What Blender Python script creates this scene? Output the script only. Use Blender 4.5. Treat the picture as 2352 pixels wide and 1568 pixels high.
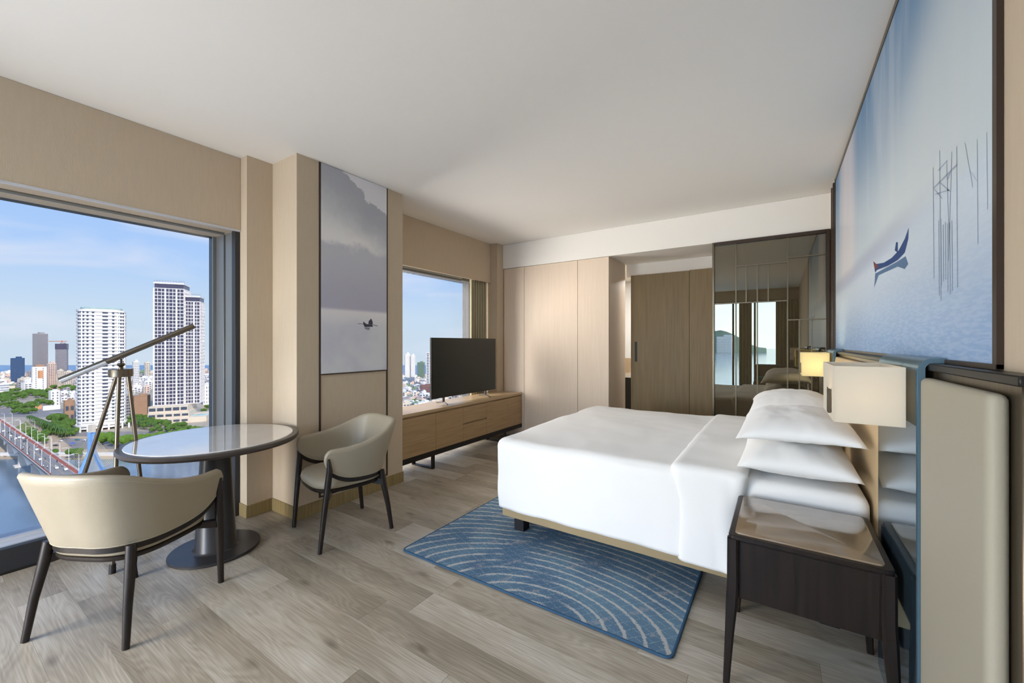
import bpy, bmesh, math, random
from mathutils import Vector, Matrix, noise
random.seed(7)
for o in list(bpy.data.objects): bpy.data.objects.remove(o)
SC = bpy.context.scene
COL = SC.collection
PI = math.pi

# ---------------------------------------------------------------- camera
F, HY, CX, H = 932.4, 788.0, 1176.0, 1.35
YAW = math.radians(33.37)
SN, CS = math.sin(YAW), math.cos(YAW)
cd = bpy.data.cameras.new('camera')
cam = bpy.data.objects.new('camera', cd); COL.objects.link(cam)
cam.location = (0, 0, H)
cam.rotation_euler = (PI/2, 0, YAW)
cd.sensor_width = 36.0
cd.lens = F/2352*36.0
cd.shift_y = (HY-784.0)/2352
cd.clip_start = .02; cd.clip_end = 20000
SC.camera = cam

# ---------------------------------------------------------------- sky, sun, exposure
K = 6.0            # daylight level outside; the tinted river windows pass about 1/K of it
SC.view_settings.view_transform = 'Standard'
SC.view_settings.look = 'None'
SC.view_settings.gamma = 1
SC.view_settings.exposure = 0.64
try: SC.view_settings.use_curve_mapping = False
except Exception: pass

def new_world():
    w = bpy.data.worlds.new('sky'); SC.world = w; w.use_nodes = True
    nt = w.node_tree; nt.nodes.clear()
    N = nt.nodes.new; L = nt.links.new
    tc = N('ShaderNodeTexCoord'); sp = N('ShaderNodeSeparateXYZ'); L(tc.outputs['Generated'], sp.inputs[0])
    cr = N('ShaderNodeValToRGB'); e = cr.color_ramp
    e.elements[0].position = 0.0; e.elements[0].color = (.60, .73, .86, 1)
    e.elements[1].position = 1.0; e.elements[1].color = (.10, .24, .62, 1)
    for p, c in ((.06, (.58, .73, .89, 1)), (.16, (.43, .63, .96, 1)), (.32, (.32, .53, .95, 1)), (.6, (.2, .4, .8, 1))):
        k = e.elements.new(p); k.color = c
    L(sp.outputs['Z'], cr.inputs[0])
    mp = N('ShaderNodeMapping'); mp.inputs['Scale'].default_value = (2.2, 2.2, 9.0); mp.inputs['Rotation'].default_value = (.25, .12, 0)
    L(tc.outputs['Generated'], mp.inputs[0])
    nz = N('ShaderNodeTexNoise'); nz.inputs['Scale'].default_value = 1.7; nz.inputs['Detail'].default_value = 6; nz.inputs['Roughness'].default_value = .5
    nz.inputs['Distortion'].default_value = .6
    L(mp.outputs[0], nz.inputs['Vector'])
    c2 = N('ShaderNodeValToRGB'); c2.color_ramp.elements[0].position = .5; c2.color_ramp.elements[1].position = .78
    c2.color_ramp.elements[1].color = (.75, .75, .75, 1)
    L(nz.outputs['Fac'], c2.inputs[0])
    mx = N('ShaderNodeMixRGB'); mx.inputs[2].default_value = (.78, .82, .93, 1)
    L(c2.outputs[0], mx.inputs[0]); L(cr.outputs[0], mx.inputs[1])
    bg = N('ShaderNodeBackground'); bg.inputs[1].default_value = K
    L(mx.outputs[0], bg.inputs[0])
    out = N('ShaderNodeOutputWorld'); L(bg.outputs[0], out.inputs[0])
new_world()
sd = bpy.data.lights.new('sun', 'SUN'); sd.energy = 20.0; sd.angle = .01; sd.color = (1, .93, .82)
sun = bpy.data.objects.new('sun', sd); COL.objects.link(sun)
sun.rotation_euler = Vector((-.80, .12, -.58)).to_track_quat('-Z', 'Y').to_euler()
def area(name, loc, rot, sx, sy, power, color=(1, 1, 1), portal=False):
    d = bpy.data.lights.new(name, 'AREA'); d.shape = 'RECTANGLE'; d.size = sx; d.size_y = sy
    d.energy = power; d.color = color
    o = bpy.data.objects.new(name, d); COL.objects.link(o); o.location = loc; o.rotation_euler = rot
    if portal: d.cycles.is_portal = True
    return o

# added area lights, out of view, that top up the daylight indoors
area('rear_fill_panel', (-2.45, -2.82, 1.2), (PI/2+.35, 0, 0), 1.5, 2.0, 8, (1, .95, .89))  # added fill just inside the rear window, aimed forward and up
lwl = area('left_fill_panel', (-3.25, -1.75, 1.0), (0, 0, 0), 1.2, 1.7, 46, (1, .95, .885))  # added fill standing inside the room, brightens the column sides and foreground
lwl.rotation_euler = Vector((.50, .86, -.12)).to_track_quat('-Z', 'Y').to_euler(); lwl.data.spread = math.radians(130)
w2l = area('side_fill_panel', (-5.2, 3.0, 1.5), (0, 0, 0), 1.4, 2.8, 1250, (1, .95, .89))  # added unseen panel outside the television window, brightens the back of the room
w2l.rotation_euler = Vector((1, .55, -.22)).to_track_quat('-Z', 'Y').to_euler()

# ---------------------------------------------------------------- helpers
def P(px, py, z=0.0):
    d = F*(H-z)/(py-HY); r = (px-CX)/F*d
    return Vector((CS*r-SN*d, SN*r+CS*d, z))
def PD(px, py, d):                                  # point at a given distance along the view axis
    r = (px-CX)/F*d
    return Vector((CS*r-SN*d, SN*r+CS*d, H-(py-HY)*d/F))
def RD(r, d, z=0.0): return Vector((CS*r-SN*d, SN*r+CS*d, z))
def AX(px, X, py=HY):
    k = (px-CX)/F; d = X/(CS*k-SN)
    return Vector((X, d*(SN*k+CS), H-(py-HY)*d/F))
def AY(px, Y, py=HY):
    k = (px-CX)/F; d = Y/(SN*k+CS)
    return Vector((d*(CS*k-SN), Y, H-(py-HY)*d/F))

class MB:
    def __init__(s): s.v = []; s.f = []
    def add(s, vs, fs):
        b = len(s.v); s.v += [tuple(v) for v in vs]; s.f += [tuple(i+b for i in f) for f in fs]; return s
    def box(s, x0, x1, y0, y1, z0, z1):
        return s.add([(x0,y0,z0),(x1,y0,z0),(x1,y1,z0),(x0,y1,z0),(x0,y0,z1),(x1,y0,z1),(x1,y1,z1),(x0,y1,z1)],
                     [(3,2,1,0),(4,5,6,7),(0,1,5,4),(1,2,6,5),(2,3,7,6),(3,0,4,7)])
    def obox(s, c, ux, uy, z0, z1, hx, hy):          # oriented box
        c = Vector(c); ux = Vector(ux); uy = Vector(uy)
        q = [c-ux*hx-uy*hy, c+ux*hx-uy*hy, c+ux*hx+uy*hy, c-ux*hx+uy*hy]
        return s.add([(p.x,p.y,z0) for p in q]+[(p.x,p.y,z1) for p in q],
                     [(3,2,1,0),(4,5,6,7),(0,1,5,4),(1,2,6,5),(2,3,7,6),(3,0,4,7)])
    def prism(s, poly, z0, z1):
        n = len(poly)
        return s.add([(p[0],p[1],z0) for p in poly]+[(p[0],p[1],z1) for p in poly],
                     [tuple(range(n))[::-1], tuple(range(n,2*n))]+[(i,(i+1)%n,n+(i+1)%n,n+i) for i in range(n)])
    def poly3(s, pts): return s.add(pts, [tuple(range(len(pts)))])
    def loft(s, rings, closed=True, caps=True):
        n = len(rings[0]); vs = [p for r in rings for p in r]; fs = []
        for i in range(len(rings)-1):
            for j in range(n if closed else n-1):
                k = (j+1) % n
                fs.append((i*n+j, i*n+k, (i+1)*n+k, (i+1)*n+j))
        if caps and closed: fs += [tuple(range(n))[::-1], tuple((len(rings)-1)*n+j for j in range(n))]
        return s.add(vs, fs)
    def tube(s, pts, rads, n=10, sq=1.0):
        pts = [Vector(p) for p in pts]
        if not hasattr(rads, '__len__'): rads = [rads]*len(pts)
        rings = []; prev = None
        for i, p in enumerate(pts):
            t = (pts[min(i+1, len(pts)-1)]-pts[max(i-1, 0)]).normalized()
            if prev is None:
                a = Vector((0,0,1)) if abs(t.z) < .9 else Vector((1,0,0)); prev = t.cross(a).normalized()
            prev = (prev-t*prev.dot(t)).normalized(); b = t.cross(prev)
            rings.append([p+prev*rads[i]*math.cos(2*PI*j/n)+b*rads[i]*sq*math.sin(2*PI*j/n) for j in range(n)])
        return s.loft(rings)
    def lathe(s, prof, c=(0,0,0), n=32, ax=1, ay=1):
        rings = [[(c[0]+r*ax*math.cos(2*PI*j/n), c[1]+r*ay*math.sin(2*PI*j/n), c[2]+z) for j in range(n)] for r, z in prof]
        return s.loft(rings)
    def build(s, name, mat, parent=None, bevel=0, seg=2, smooth=False, loc=None, rotz=0, angle=40):
        me = bpy.data.meshes.new(name); me.from_pydata(s.v, [], s.f)
        if bevel or True:
            bm = bmesh.new(); bm.from_mesh(me)
            if bevel:
                bm.normal_update()
                ed = [e for e in bm.edges if len(e.link_faces) == 2 and e.calc_face_angle(0) > .5]
                bmesh.ops.bevel(bm, geom=ed, offset=bevel, segments=seg, affect='EDGES', profile=.5, clamp_overlap=True)
            bmesh.ops.recalc_face_normals(bm, faces=bm.faces[:])
            bm.to_mesh(me); bm.free()
        if smooth or bevel:
            for p in me.polygons: p.use_smooth = True
            try: me.set_sharp_from_angle(angle=math.radians(angle))
            except Exception: pass
        o = bpy.data.objects.new(name, me); COL.objects.link(o)
        if mat is not None: me.materials.append(mat)
        if parent is not None: o.parent = parent
        if loc is not None: o.location = loc
        if rotz: o.rotation_euler.z = rotz
        return o
def B(x0, x1, y0, y1, z0, z1): return MB().box(x0, x1, y0, y1, z0, z1)

def tag(o, label=None, cat=None, group=None, kind=None):
    if label: o['label'] = label
    if cat: o['category'] = cat
    if group: o['group'] = group
    if kind: o['kind'] = kind
    return o
def empty(name, loc=(0,0,0), rz=0, label=None, cat=None, group=None):
    o = bpy.data.objects.new(name, None); COL.objects.link(o); o.location = loc; o.rotation_euler.z = rz
    o.empty_display_size = .1
    return tag(o, label, cat, group)
def copy_tree(o, parent=None):
    c = o.copy(); COL.objects.link(c); c.parent = parent
    for ch in KIDS(o): copy_tree(ch, c)
    return c
def KIDS(o): return [x for x in o.children]
def rounded_box(lo, hi, r, res, warp=None):
    """dense box projected on a rounded box, then optionally warped"""
    lo = Vector(lo); hi = Vector(hi); n = [max(2, int(round((hi[i]-lo[i])/res))) for i in range(3)]
    idx = {}; vs = []; fs = []
    def vid(i, j, k):
        if (i,j,k) in idx: return idx[(i,j,k)]
        p = Vector((lo.x+(hi.x-lo.x)*i/n[0], lo.y+(hi.y-lo.y)*j/n[1], lo.z+(hi.z-lo.z)*k/n[2]))
        q = Vector([min(max(p[a], lo[a]+r), hi[a]-r) for a in range(3)])
        dd = p-q
        nn = dd.normalized() if dd.length > 1e-6 else Vector((0,0,1))
        p = q+nn*r
        if warp: p = warp(p, nn)
        idx[(i,j,k)] = len(vs); vs.append(p); return idx[(i,j,k)]
    for (a, b, c) in ((0,1,2),(1,2,0),(2,0,1)):
        for side in (0, n[c]):
            for i in range(n[a]):
                for j in range(n[b]):
                    q = []
                    for (di, dj) in ((0,0),(1,0),(1,1),(0,1)):
                        t = [0,0,0]; t[a] = i+di; t[b] = j+dj; t[c] = side; q.append(vid(*t))
                    fs.append(tuple(q if side else q[::-1]))
    return MB().add(vs, fs)

# ---------------------------------------------------------------- materials
def srgb(r, g, b): return tuple(((c/255)/12.92 if c/255 <= .04045 else ((c/255+.055)/1.055)**2.4) for c in (r,g,b))+(1,)
def mat(name, col, rough=.5, metal=0, spec=.5, coat=0, bump=0, bscale=200, var=0, vscale=4, stretch=(1,1,1), col2=None, trans=0, ior=1.45, sheen=0):
    m = bpy.data.materials.new(name); m.use_nodes = True; nt = m.node_tree; b = nt.nodes['Principled BSDF']
    N = nt.nodes.new; L = nt.links.new
    b.inputs['Base Color'].default_value = col; b.inputs['Roughness'].default_value = rough; b.inputs['Metallic'].default_value = metal
    b.inputs['Specular IOR Level'].default_value = spec; b.inputs['Coat Weight'].default_value = coat; b.inputs['IOR'].default_value = ior
    b.inputs['Sheen Weight'].default_value = sheen
    if bump or var:
        tc = N('ShaderNodeTexCoord'); mp = N('ShaderNodeMapping'); mp.inputs['Scale'].default_value = stretch
        L(tc.outputs['Object'], mp.inputs[0])
    if bump:
        n = N('ShaderNodeTexNoise'); n.inputs['Scale'].default_value = bscale; n.inputs['Detail'].default_value = 3; L(mp.outputs[0], n.inputs['Vector'])
        bp = N('ShaderNodeBump'); bp.inputs['Strength'].default_value = bump; bp.inputs['Distance'].default_value = .002
        L(n.outputs['Fac'], bp.inputs['Height']); L(bp.outputs[0], b.inputs['Normal'])
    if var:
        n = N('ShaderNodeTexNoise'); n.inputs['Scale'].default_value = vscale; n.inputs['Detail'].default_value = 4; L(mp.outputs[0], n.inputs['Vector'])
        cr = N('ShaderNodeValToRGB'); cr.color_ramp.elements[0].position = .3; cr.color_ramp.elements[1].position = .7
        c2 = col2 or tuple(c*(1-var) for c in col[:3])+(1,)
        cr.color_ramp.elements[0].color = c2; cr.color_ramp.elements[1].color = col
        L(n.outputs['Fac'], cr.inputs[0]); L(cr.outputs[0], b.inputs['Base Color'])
    return m
def wood(name, c1, c2, axis=2, scale=1.0, rough=.45, bump=.1, coat=0):
    st = [38*scale]*3; st[axis] = 1.6*scale
    m = mat(name, c1, rough=rough, var=.5, col2=c2, vscale=1.6, stretch=tuple(st), bump=bump, bscale=6, coat=coat)
    return m
def glass_tint(name, t, gloss=.06):
    m = bpy.data.materials.new(name); m.use_nodes = True; nt = m.node_tree; nt.nodes.clear(); N = nt.nodes.new; L = nt.links.new
    tr = N('ShaderNodeBsdfTransparent'); tr.inputs[0].default_value = (t[0], t[1], t[2], 1)
    gl = N('ShaderNodeBsdfGlossy'); gl.inputs[0].default_value = (.9, .95, 1, 1); gl.inputs['Roughness'].default_value = 0.0
    fr = N('ShaderNodeLayerWeight'); fr.inputs[0].default_value = .25
    mu = N('ShaderNodeMath'); mu.operation = 'MULTIPLY'; mu.inputs[1].default_value = gloss; L(fr.outputs['Fresnel'], mu.inputs[0])
    mx = N('ShaderNodeMixShader'); L(mu.outputs[0], mx.inputs[0]); L(tr.outputs[0], mx.inputs[1]); L(gl.outputs[0], mx.inputs[2])
    o = N('ShaderNodeOutputMaterial'); L(mx.outputs[0], o.inputs[0]); return m
M = {}
M['fabric_wall'] = mat('wall_textile', srgb(200, 182, 157), rough=.85, bump=.25, bscale=350, stretch=(1,1,.12), var=.05, vscale=60)
M['ceiling'] = mat('ceiling_paint', srgb(238, 235, 229), rough=.9)
M['white_paint'] = mat('white_paint', srgb(240, 236, 228), rough=.8)
M['skirt'] = wood('skirting_wood', srgb(158, 138, 96), srgb(134, 114, 74), axis=2)
M['oak'] = wood('oak_horizontal', srgb(178, 148, 110), srgb(160, 130, 92), axis=1)
M['oak_top'] = wood('oak_top', srgb(196, 170, 134), srgb(180, 152, 114), axis=1, rough=.3)
M['closet'] = wood('wardrobe_veneer', srgb(226, 207, 186), srgb(221, 201, 178), axis=2, bump=.03, rough=.5)
M['slide'] = wood('sliding_door_veneer', srgb(136, 115, 78), srgb(124, 103, 68), axis=2, rough=.5)
M['darkwood'] = wood('dark_walnut', srgb(37, 28, 24), srgb(21, 15, 13), axis=2, rough=.35, bump=.05)
M['black_metal'] = mat('black_metal', srgb(38, 36, 34), rough=.4, metal=.3)
M['bronze'] = mat('bronze_metal', srgb(120, 108, 90), rough=.35, metal=.8, var=.25, vscale=3, stretch=(30,30,1))
M['dkbronze'] = mat('dark_bronze', srgb(70, 58, 50), rough=.4, metal=.5)
M['alu_dark'] = mat('window_frame_dark', srgb(52, 52, 54), rough=.45, metal=.2)
M['alu_grey'] = mat('window_frame_grey', srgb(128, 128, 126), rough=.4, metal=.3)
M['alu_light'] = mat('window_sill_light', srgb(205, 206, 210), rough=.35, metal=.2)
M['blind'] = mat('blind_fabric', srgb(150, 152, 146), rough=.9)
M['leather'] = mat('cream_leather', srgb(164, 153, 132), rough=.38, bump=.25, bscale=420, var=.03, vscale=8)
M['piping'] = mat('leather_piping', srgb(180, 170, 148), rough=.45)
M['linen'] = mat('white_cotton', srgb(240, 239, 236), rough=.85, bump=.12, bscale=500, sheen=.2)
M['bed_base'] = mat('bed_base_tan', srgb(162, 144, 110), rough=.7, bump=.1, bscale=400)
M['black_leg'] = mat('black_leg', srgb(18, 20, 26), rough=.5)
M['tv'] = mat('tv_screen', srgb(34, 38, 34), rough=.35)
M['tvb'] = mat('tv_body', srgb(22, 22, 23), rough=.4)
M['stone'] = mat('marble_top', srgb(240, 236, 230), rough=.03, spec=1.0, coat=1, var=.10, vscale=5, ior=1.8)
M['stone_brown'] = mat('brown_marble', srgb(158, 136, 110), rough=.07, spec=.5, coat=.15, var=.28, vscale=4.5, ior=1.5)
M['table_rim'] = mat('table_rim', srgb(74, 66, 60), rough=.35)
M['table_black'] = mat('table_base_black', srgb(52, 50, 50), rough=.3)
M['lampmetal'] = mat('brushed_nickel', srgb(112, 103, 90), rough=.34, metal=.9)
M['lampdiff'] = mat('lamp_diffuser', srgb(225, 228, 235), rough=.15, metal=.55)
M['bluepanel'] = mat('blue_gloss_panel', srgb(96, 122, 138), rough=.05, metal=.85)
M['blueedge'] = mat('blue_lacquer', srgb(84, 108, 120), rough=.25, spec=.6)
M['upholstery'] = mat('headboard_leather', srgb(168, 161, 142), rough=.55, bump=.2, bscale=380)
M['cheek'] = mat('headboard_glow_leather', srgb(206, 180, 140), rough=.5)  # headboard leather with the golden glow near the pillows put into its colour
M['curtain'] = mat('curtain_fabric', srgb(176, 166, 138), rough=.9, bump=.2, bscale=300)
M['mullion'] = mat('champagne_muntin', srgb(112, 102, 84), rough=.4, metal=.7)
M['green'] = mat('green_cushion', srgb(70, 120, 86), rough=.8)
M['rugedge'] = mat('rug_binding', srgb(48, 84, 114), rough=.9)
M['tile'] = mat('bathroom_tile', srgb(220, 220, 220), rough=.3)
M['sofa'] = mat('sofa_fabric', srgb(120, 108, 84), rough=.85)

def mirror_mat():
    m = bpy.data.materials.new('smoked_mirror_glass'); m.use_nodes = True; nt = m.node_tree; nt.nodes.clear(); N = nt.nodes.new; L = nt.links.new
    g = N('ShaderNodeBsdfGlossy'); g.inputs[0].default_value = (.185, .17, .135, 1); g.inputs['Roughness'].default_value = .0
    d = N('ShaderNodeBsdfDiffuse'); d.inputs[0].default_value = (.035, .027, .016, 1)
    mx = N('ShaderNodeAddShader'); L(g.outputs[0], mx.inputs[0]); L(d.outputs[0], mx.inputs[1])
    o = N('ShaderNodeOutputMaterial'); L(mx.outputs[0], o.inputs[0]); return m
M['mirror'] = mirror_mat()
def shade_mat(name, col, t=.5):
    m = bpy.data.materials.new(name); m.use_nodes = True; nt = m.node_tree; nt.nodes.clear(); N = nt.nodes.new; L = nt.links.new
    a = N('ShaderNodeBsdfDiffuse'); a.inputs[0].default_value = col
    b = N('ShaderNodeBsdfTranslucent'); b.inputs[0].default_value = col
    mx = N('ShaderNodeMixShader'); mx.inputs[0].default_value = t; L(a.outputs[0], mx.inputs[1]); L(b.outputs[0], mx.inputs[2])
    o = N('ShaderNodeOutputMaterial'); L(mx.outputs[0], o.inputs[0]); return m
M['shade'] = shade_mat('cream_shade', srgb(240, 232, 216), .4)
T1 = (.64/K)**.5      # two faces per pane
M['tint'] = glass_tint('tinted_river_glass', (T1, T1, T1))
M['clear'] = glass_tint('clear_glass', (.95, .97, .96))

def plank_mat():
    m = bpy.data.materials.new('grey_oak_plank'); m.use_nodes = True; nt = m.node_tree; b = nt.nodes['Principled BSDF']; N = nt.nodes.new; L = nt.links.new
    tc = N('ShaderNodeTexCoord'); oi = N('ShaderNodeObjectInfo')
    ad = N('ShaderNodeVectorMath'); ad.operation = 'ADD'
    sc = N('ShaderNodeVectorMath'); sc.operation = 'SCALE'; sc.inputs['Scale'].default_value = 37.0
    cb = N('ShaderNodeCombineXYZ'); L(oi.outputs['Random'], cb.inputs[0]); L(oi.outputs['Random'], cb.inputs[1]); L(cb.outputs[0], sc.inputs[0])
    L(tc.outputs['Object'], ad.inputs[0]); L(sc.outputs[0], ad.inputs[1])
    # broad cathedral figure
    m1 = N('ShaderNodeMapping'); m1.inputs['Scale'].default_value = (.9, 6.0, 1); L(ad.outputs[0], m1.inputs[0])
    n0 = N('ShaderNodeTexNoise'); n0.inputs['Scale'].default_value = 1.0; n0.inputs['Detail'].default_value = 2; L(m1.outputs[0], n0.inputs['Vector'])
    wv = N('ShaderNodeMath'); wv.operation = 'MULTIPLY'; wv.inputs[1].default_value = 150; L(n0.outputs['Fac'], wv.inputs[0])
    sn = N('ShaderNodeMath'); sn.operation = 'SINE'; L(wv.outputs[0], sn.inputs[0])
    # fine fibres
    m2 = N('ShaderNodeMapping'); m2.inputs['Scale'].default_value = (3.5, 150, 1); L(ad.outputs[0], m2.inputs[0])
    n2 = N('ShaderNodeTexNoise'); n2.inputs['Scale'].default_value = 1.0; n2.inputs['Detail'].default_value = 5; L(m2.outputs[0], n2.inputs['Vector'])
    m3 = N('ShaderNodeMapping'); m3.inputs['Scale'].default_value = (1.1, 3.4, 1); L(ad.outputs[0], m3.inputs[0])
    n3 = N('ShaderNodeTexNoise'); n3.inputs['Scale'].default_value = 1.6; n3.inputs['Detail'].default_value = 3; L(m3.outputs[0], n3.inputs['Vector'])
    # knots
    m4 = N('ShaderNodeMapping'); m4.inputs['Scale'].default_value = (2.2, 6, 1); L(ad.outputs[0], m4.inputs[0])
    vo = N('ShaderNodeTexVoronoi'); vo.inputs['Scale'].default_value = 1.1; L(m4.outputs[0], vo.inputs['Vector'])
    kr = N('ShaderNodeMapRange'); kr.inputs[1].default_value = .02; kr.inputs[2].default_value = .16; kr.inputs[3].default_value = 1; kr.inputs[4].default_value = 0; L(vo.outputs['Distance'], kr.inputs[0])
    # sum
    def mad(a, k, c):
        n = N('ShaderNodeMath'); n.operation = 'MULTIPLY_ADD'; L(a, n.inputs[0]); n.inputs[1].default_value = k
        if isinstance(c, float): n.inputs[2].default_value = c
        else: L(c, n.inputs[2])
        return n.outputs[0]
    v = mad(sn.outputs[0], .035, .05)
    v = mad(n2.outputs['Fac'], .42, v)
    v = mad(n3.outputs['Fac'], .52, v)
    v = mad(oi.outputs['Random'], .24, v)
    v = mad(kr.outputs[0], -.22, v)
    cr = N('ShaderNodeValToRGB'); cr.color_ramp.elements[0].position = .30; cr.color_ramp.elements[1].position = .88
    cr.color_ramp.elements[0].color = srgb(108, 98, 83); cr.color_ramp.elements[1].color = srgb(204, 197, 183)
    k = cr.color_ramp.elements.new(.6); k.color = srgb(162, 151, 133)
    L(v, cr.inputs[0]); L(cr.outputs[0], b.inputs['Base Color'])
    b.inputs['Roughness'].default_value = .38; b.inputs['Specular IOR Level'].default_value = .45
    bp = N('ShaderNodeBump'); bp.inputs['Strength'].default_value = .15; bp.inputs['Distance'].default_value = .001; L(n2.outputs['Fac'], bp.inputs['Height']); L(bp.outputs[0], b.inputs['Normal'])
    return m
M['plank'] = plank_mat()

# ================================================================ ROOM SHELL
XP, XC, XR = -3.53, -3.07, .42        # pelmet face, column face, right wall face
ZC, YB, YE = 2.80, 4.95, -2.9         # ceiling, back beam face, rear wall
XG = -3.92                            # river glass
fl = B(-4.0, 1.6, YE-.2, 7.4, -.16, -.012).build('floor', M['skirt']); tag(fl, kind='structure')
y = YE; row = 0
while y < 5.9:
    x = -3.84-random.uniform(0, 1.1)
    while x < XR:
        x0 = max(x, -3.86); x1 = min(x+1.22, XR)
        if x1-x0 > .03:
            B(-(x1-x0)/2+.0003, (x1-x0)/2-.0003, -.0898, .0898, -.008, 0).build('plank', M['plank'], fl, bevel=.0005, seg=1, loc=((x0+x1)/2, y+.09, 0))
        x += 1.22
    y += .18
tag(B(-4.0, 1.6, YE-.2, 7.4, ZC, ZC+.3).build('ceiling', M['ceiling']), kind='structure')
tag(B(XR, XR+.25, YE-.2, 7.4, 0, ZC).build('wall_right', M['fabric_wall']), kind='structure')
# column between the two river windows
wl = MB().prism([(XP-.45, 1.49), (-3.43, 1.49), (-3.43, 1.68), (XC, 1.68), (XC, 2.72), (XP-.45, 2.72)], 0, ZC).build('wall_left', M['fabric_wall']); tag(wl, kind='structure')
sk = MB().prism([(XP-.02, 1.482), (-3.422, 1.482), (-3.422, 1.672), (XC+.008, 1.672), (XC+.008, 2.728), (XP-.02, 2.728)], 0, .10).build('baseboard_left', M['skirt'], bevel=.002, seg=1); tag(sk, kind='structure')
# column side behind the pelmet, next to the wardrobe
tag(B(-4.0, -3.42, 4.80, 5.2, 0, ZC).build('wall_corner', M['fabric_wall']), kind='structure')
tag(B(-4.0, XP, YE, 1.49, 2.23, ZC).build('trim_1', M['fabric_wall'], bevel=.003, seg=1), kind='structure')
tag(B(-3.552, XP, 2.72, 4.80, 2.23, ZC).build('trim_2', M['fabric_wall'], bevel=.003, seg=1), kind='structure')
tag(B(-4.0, XR, YB, 5.64, 2.45, ZC).build('trim_3', M['white_paint'], bevel=.004, seg=1), kind='structure')
# pelmet liners
tag(B(XP-.012, XP+.004, YE, 1.488, 2.222, 2.236).build('trim_4', M['alu_light']), kind='structure')
# rear wall with a wide clear window (behind the camera)
wb = MB()
wb.box(-4.0, -3.3, YE-.2, YE, 0, ZC); wb.box(.1, XR+.25, YE-.2, YE, 0, ZC)
wb.box(-3.3, .1, YE-.2, YE, 2.5, ZC); wb.box(-3.3, .1, YE-.2, YE, 0, .10)
tag(wb.build('wall_back', M['fabric_wall']), kind='structure')
w3 = empty('window_3'); tag(w3, kind='structure')
fr = MB()
for a in (-3.3, -2.2, -1.1, -.58, .06): fr.box(a, a+.045, YE-.1, YE-.04, .10, 2.5)
fr.box(-3.3, .1, YE-.1, YE-.04, 2.455, 2.5); fr.box(-3.3, .1, YE-.1, YE-.04, .10, .145)
fr.build('window_frame', M['alu_dark'], w3)
B(-3.3, .1, YE-.075, YE-.069, .12, 2.48).build('pane', M['clear'], w3)
# outer structure: spandrel/mullion of the left wall
tag(B(-4.03, -3.995, 4.80, 7.4, -.1, ZC).build('wall_left_outer', M['white_paint']), kind='structure')
# far enclosure
tag(B(-4.2, 1.6, 7.3, 7.4, 0, ZC).build('wall_far', M['tile']), kind='structure')

def river_window(name, y0, y1, z1=2.26, first=True):
    w = empty(name); tag(w, kind='structure')
    # dark lower rail and lighter sill behind it
    B(-3.83, -3.78, y0, y1, 0, .145).build('lower_rail', M['alu_dark'], w, bevel=.003, seg=1)
    B(-3.80, -3.775, y0, y1, 0, .012).build('bottom_track', M['black_metal'], w)
    B(-3.90, -3.83, y0, y1, .0, .150).build('sill', M['alu_light'], w, bevel=.003, seg=1)
    B(-4.0, -3.90, y0, y1, 0, .175).build('outer_sill', M['alu_light'], w, bevel=.003, seg=1)
    B(-4.0, -3.80, y0, y1, z1-.02, z1+.10).build('head_rail', M['alu_grey'], w)
    B(XG-.004, XG+.004, y0, y1, .17, z1).build('pane', M['tint'], w)
    return w
w1 = river_window('window_1', YE, 1.49, 2.27)
# reveal members at the column side
B(-3.60, XP-.01, 1.455, 1.489, .0, 2.27).build('jamb_cover', M['alu_dark'], w1, bevel=.002, seg=1)
B(-3.745, -3.602, 1.468, 1.489, .0, 2.27).build('jamb_panel', M['alu_grey'], w1, bevel=.002, seg=1)
B(-3.76, -3.745, 1.474, 1.489, .0, 2.27).build('jamb_gasket', M['alu_dark'], w1)
B(-3.90, -3.76, 1.462, 1.489, .0, 2.27).build('jamb_frame', M['alu_grey'], w1, bevel=.002, seg=1)
B(-3.98, -3.90, 1.44, 1.489, .0, 2.27).build('jamb_outer', M['alu_grey'], w1)
w2 = river_window('window_2', 2.72, 4.80, 2.27)
B(-3.99, -3.86, 4.70, 4.795, .0, 2.27).build('jamb_frame', M['alu_dark'], w2, bevel=.003, seg=1)
B(-3.95, -3.92, 2.72, 2.76, .0, 2.27).build('jamb_frame', M['alu_dark'], w2)
# fill between the jamb and the corner (solid, behind the curtain)
tag(B(-4.03, -4.0, 4.76, 4.80, 0, ZC).build('wall_left_infill', M['alu_dark']), kind='structure')
tag(B(-4.2, -4.0, 2.72, 4.8, 2.3, ZC).build('wall_left_lintel', M['fabric_wall']), kind='structure')

# rolled up blinds in the pelmet pockets
for (y0, y1, lab) in ((YE+.05, 1.44, 'grey roller blind rolled up under the beige pelmet of the big left window'), (2.75, 4.32, 'grey roller blind rolled up above the window behind the television')):
    e = empty('roller_blind', (-3.70, (y0+y1)/2, 2.2), label=lab, cat='blind')
    L2 = (y1-y0)/2
    MB().tube([(0, -L2, .075), (0, L2, .075)], .042, n=20).build('fabric_roll', M['blind'], e, smooth=True)
    MB().tube([(0, -L2, .022), (0, L2, .022)], .011, n=10).build('bottom_bar', M['alu_grey'], e, smooth=True)

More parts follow.
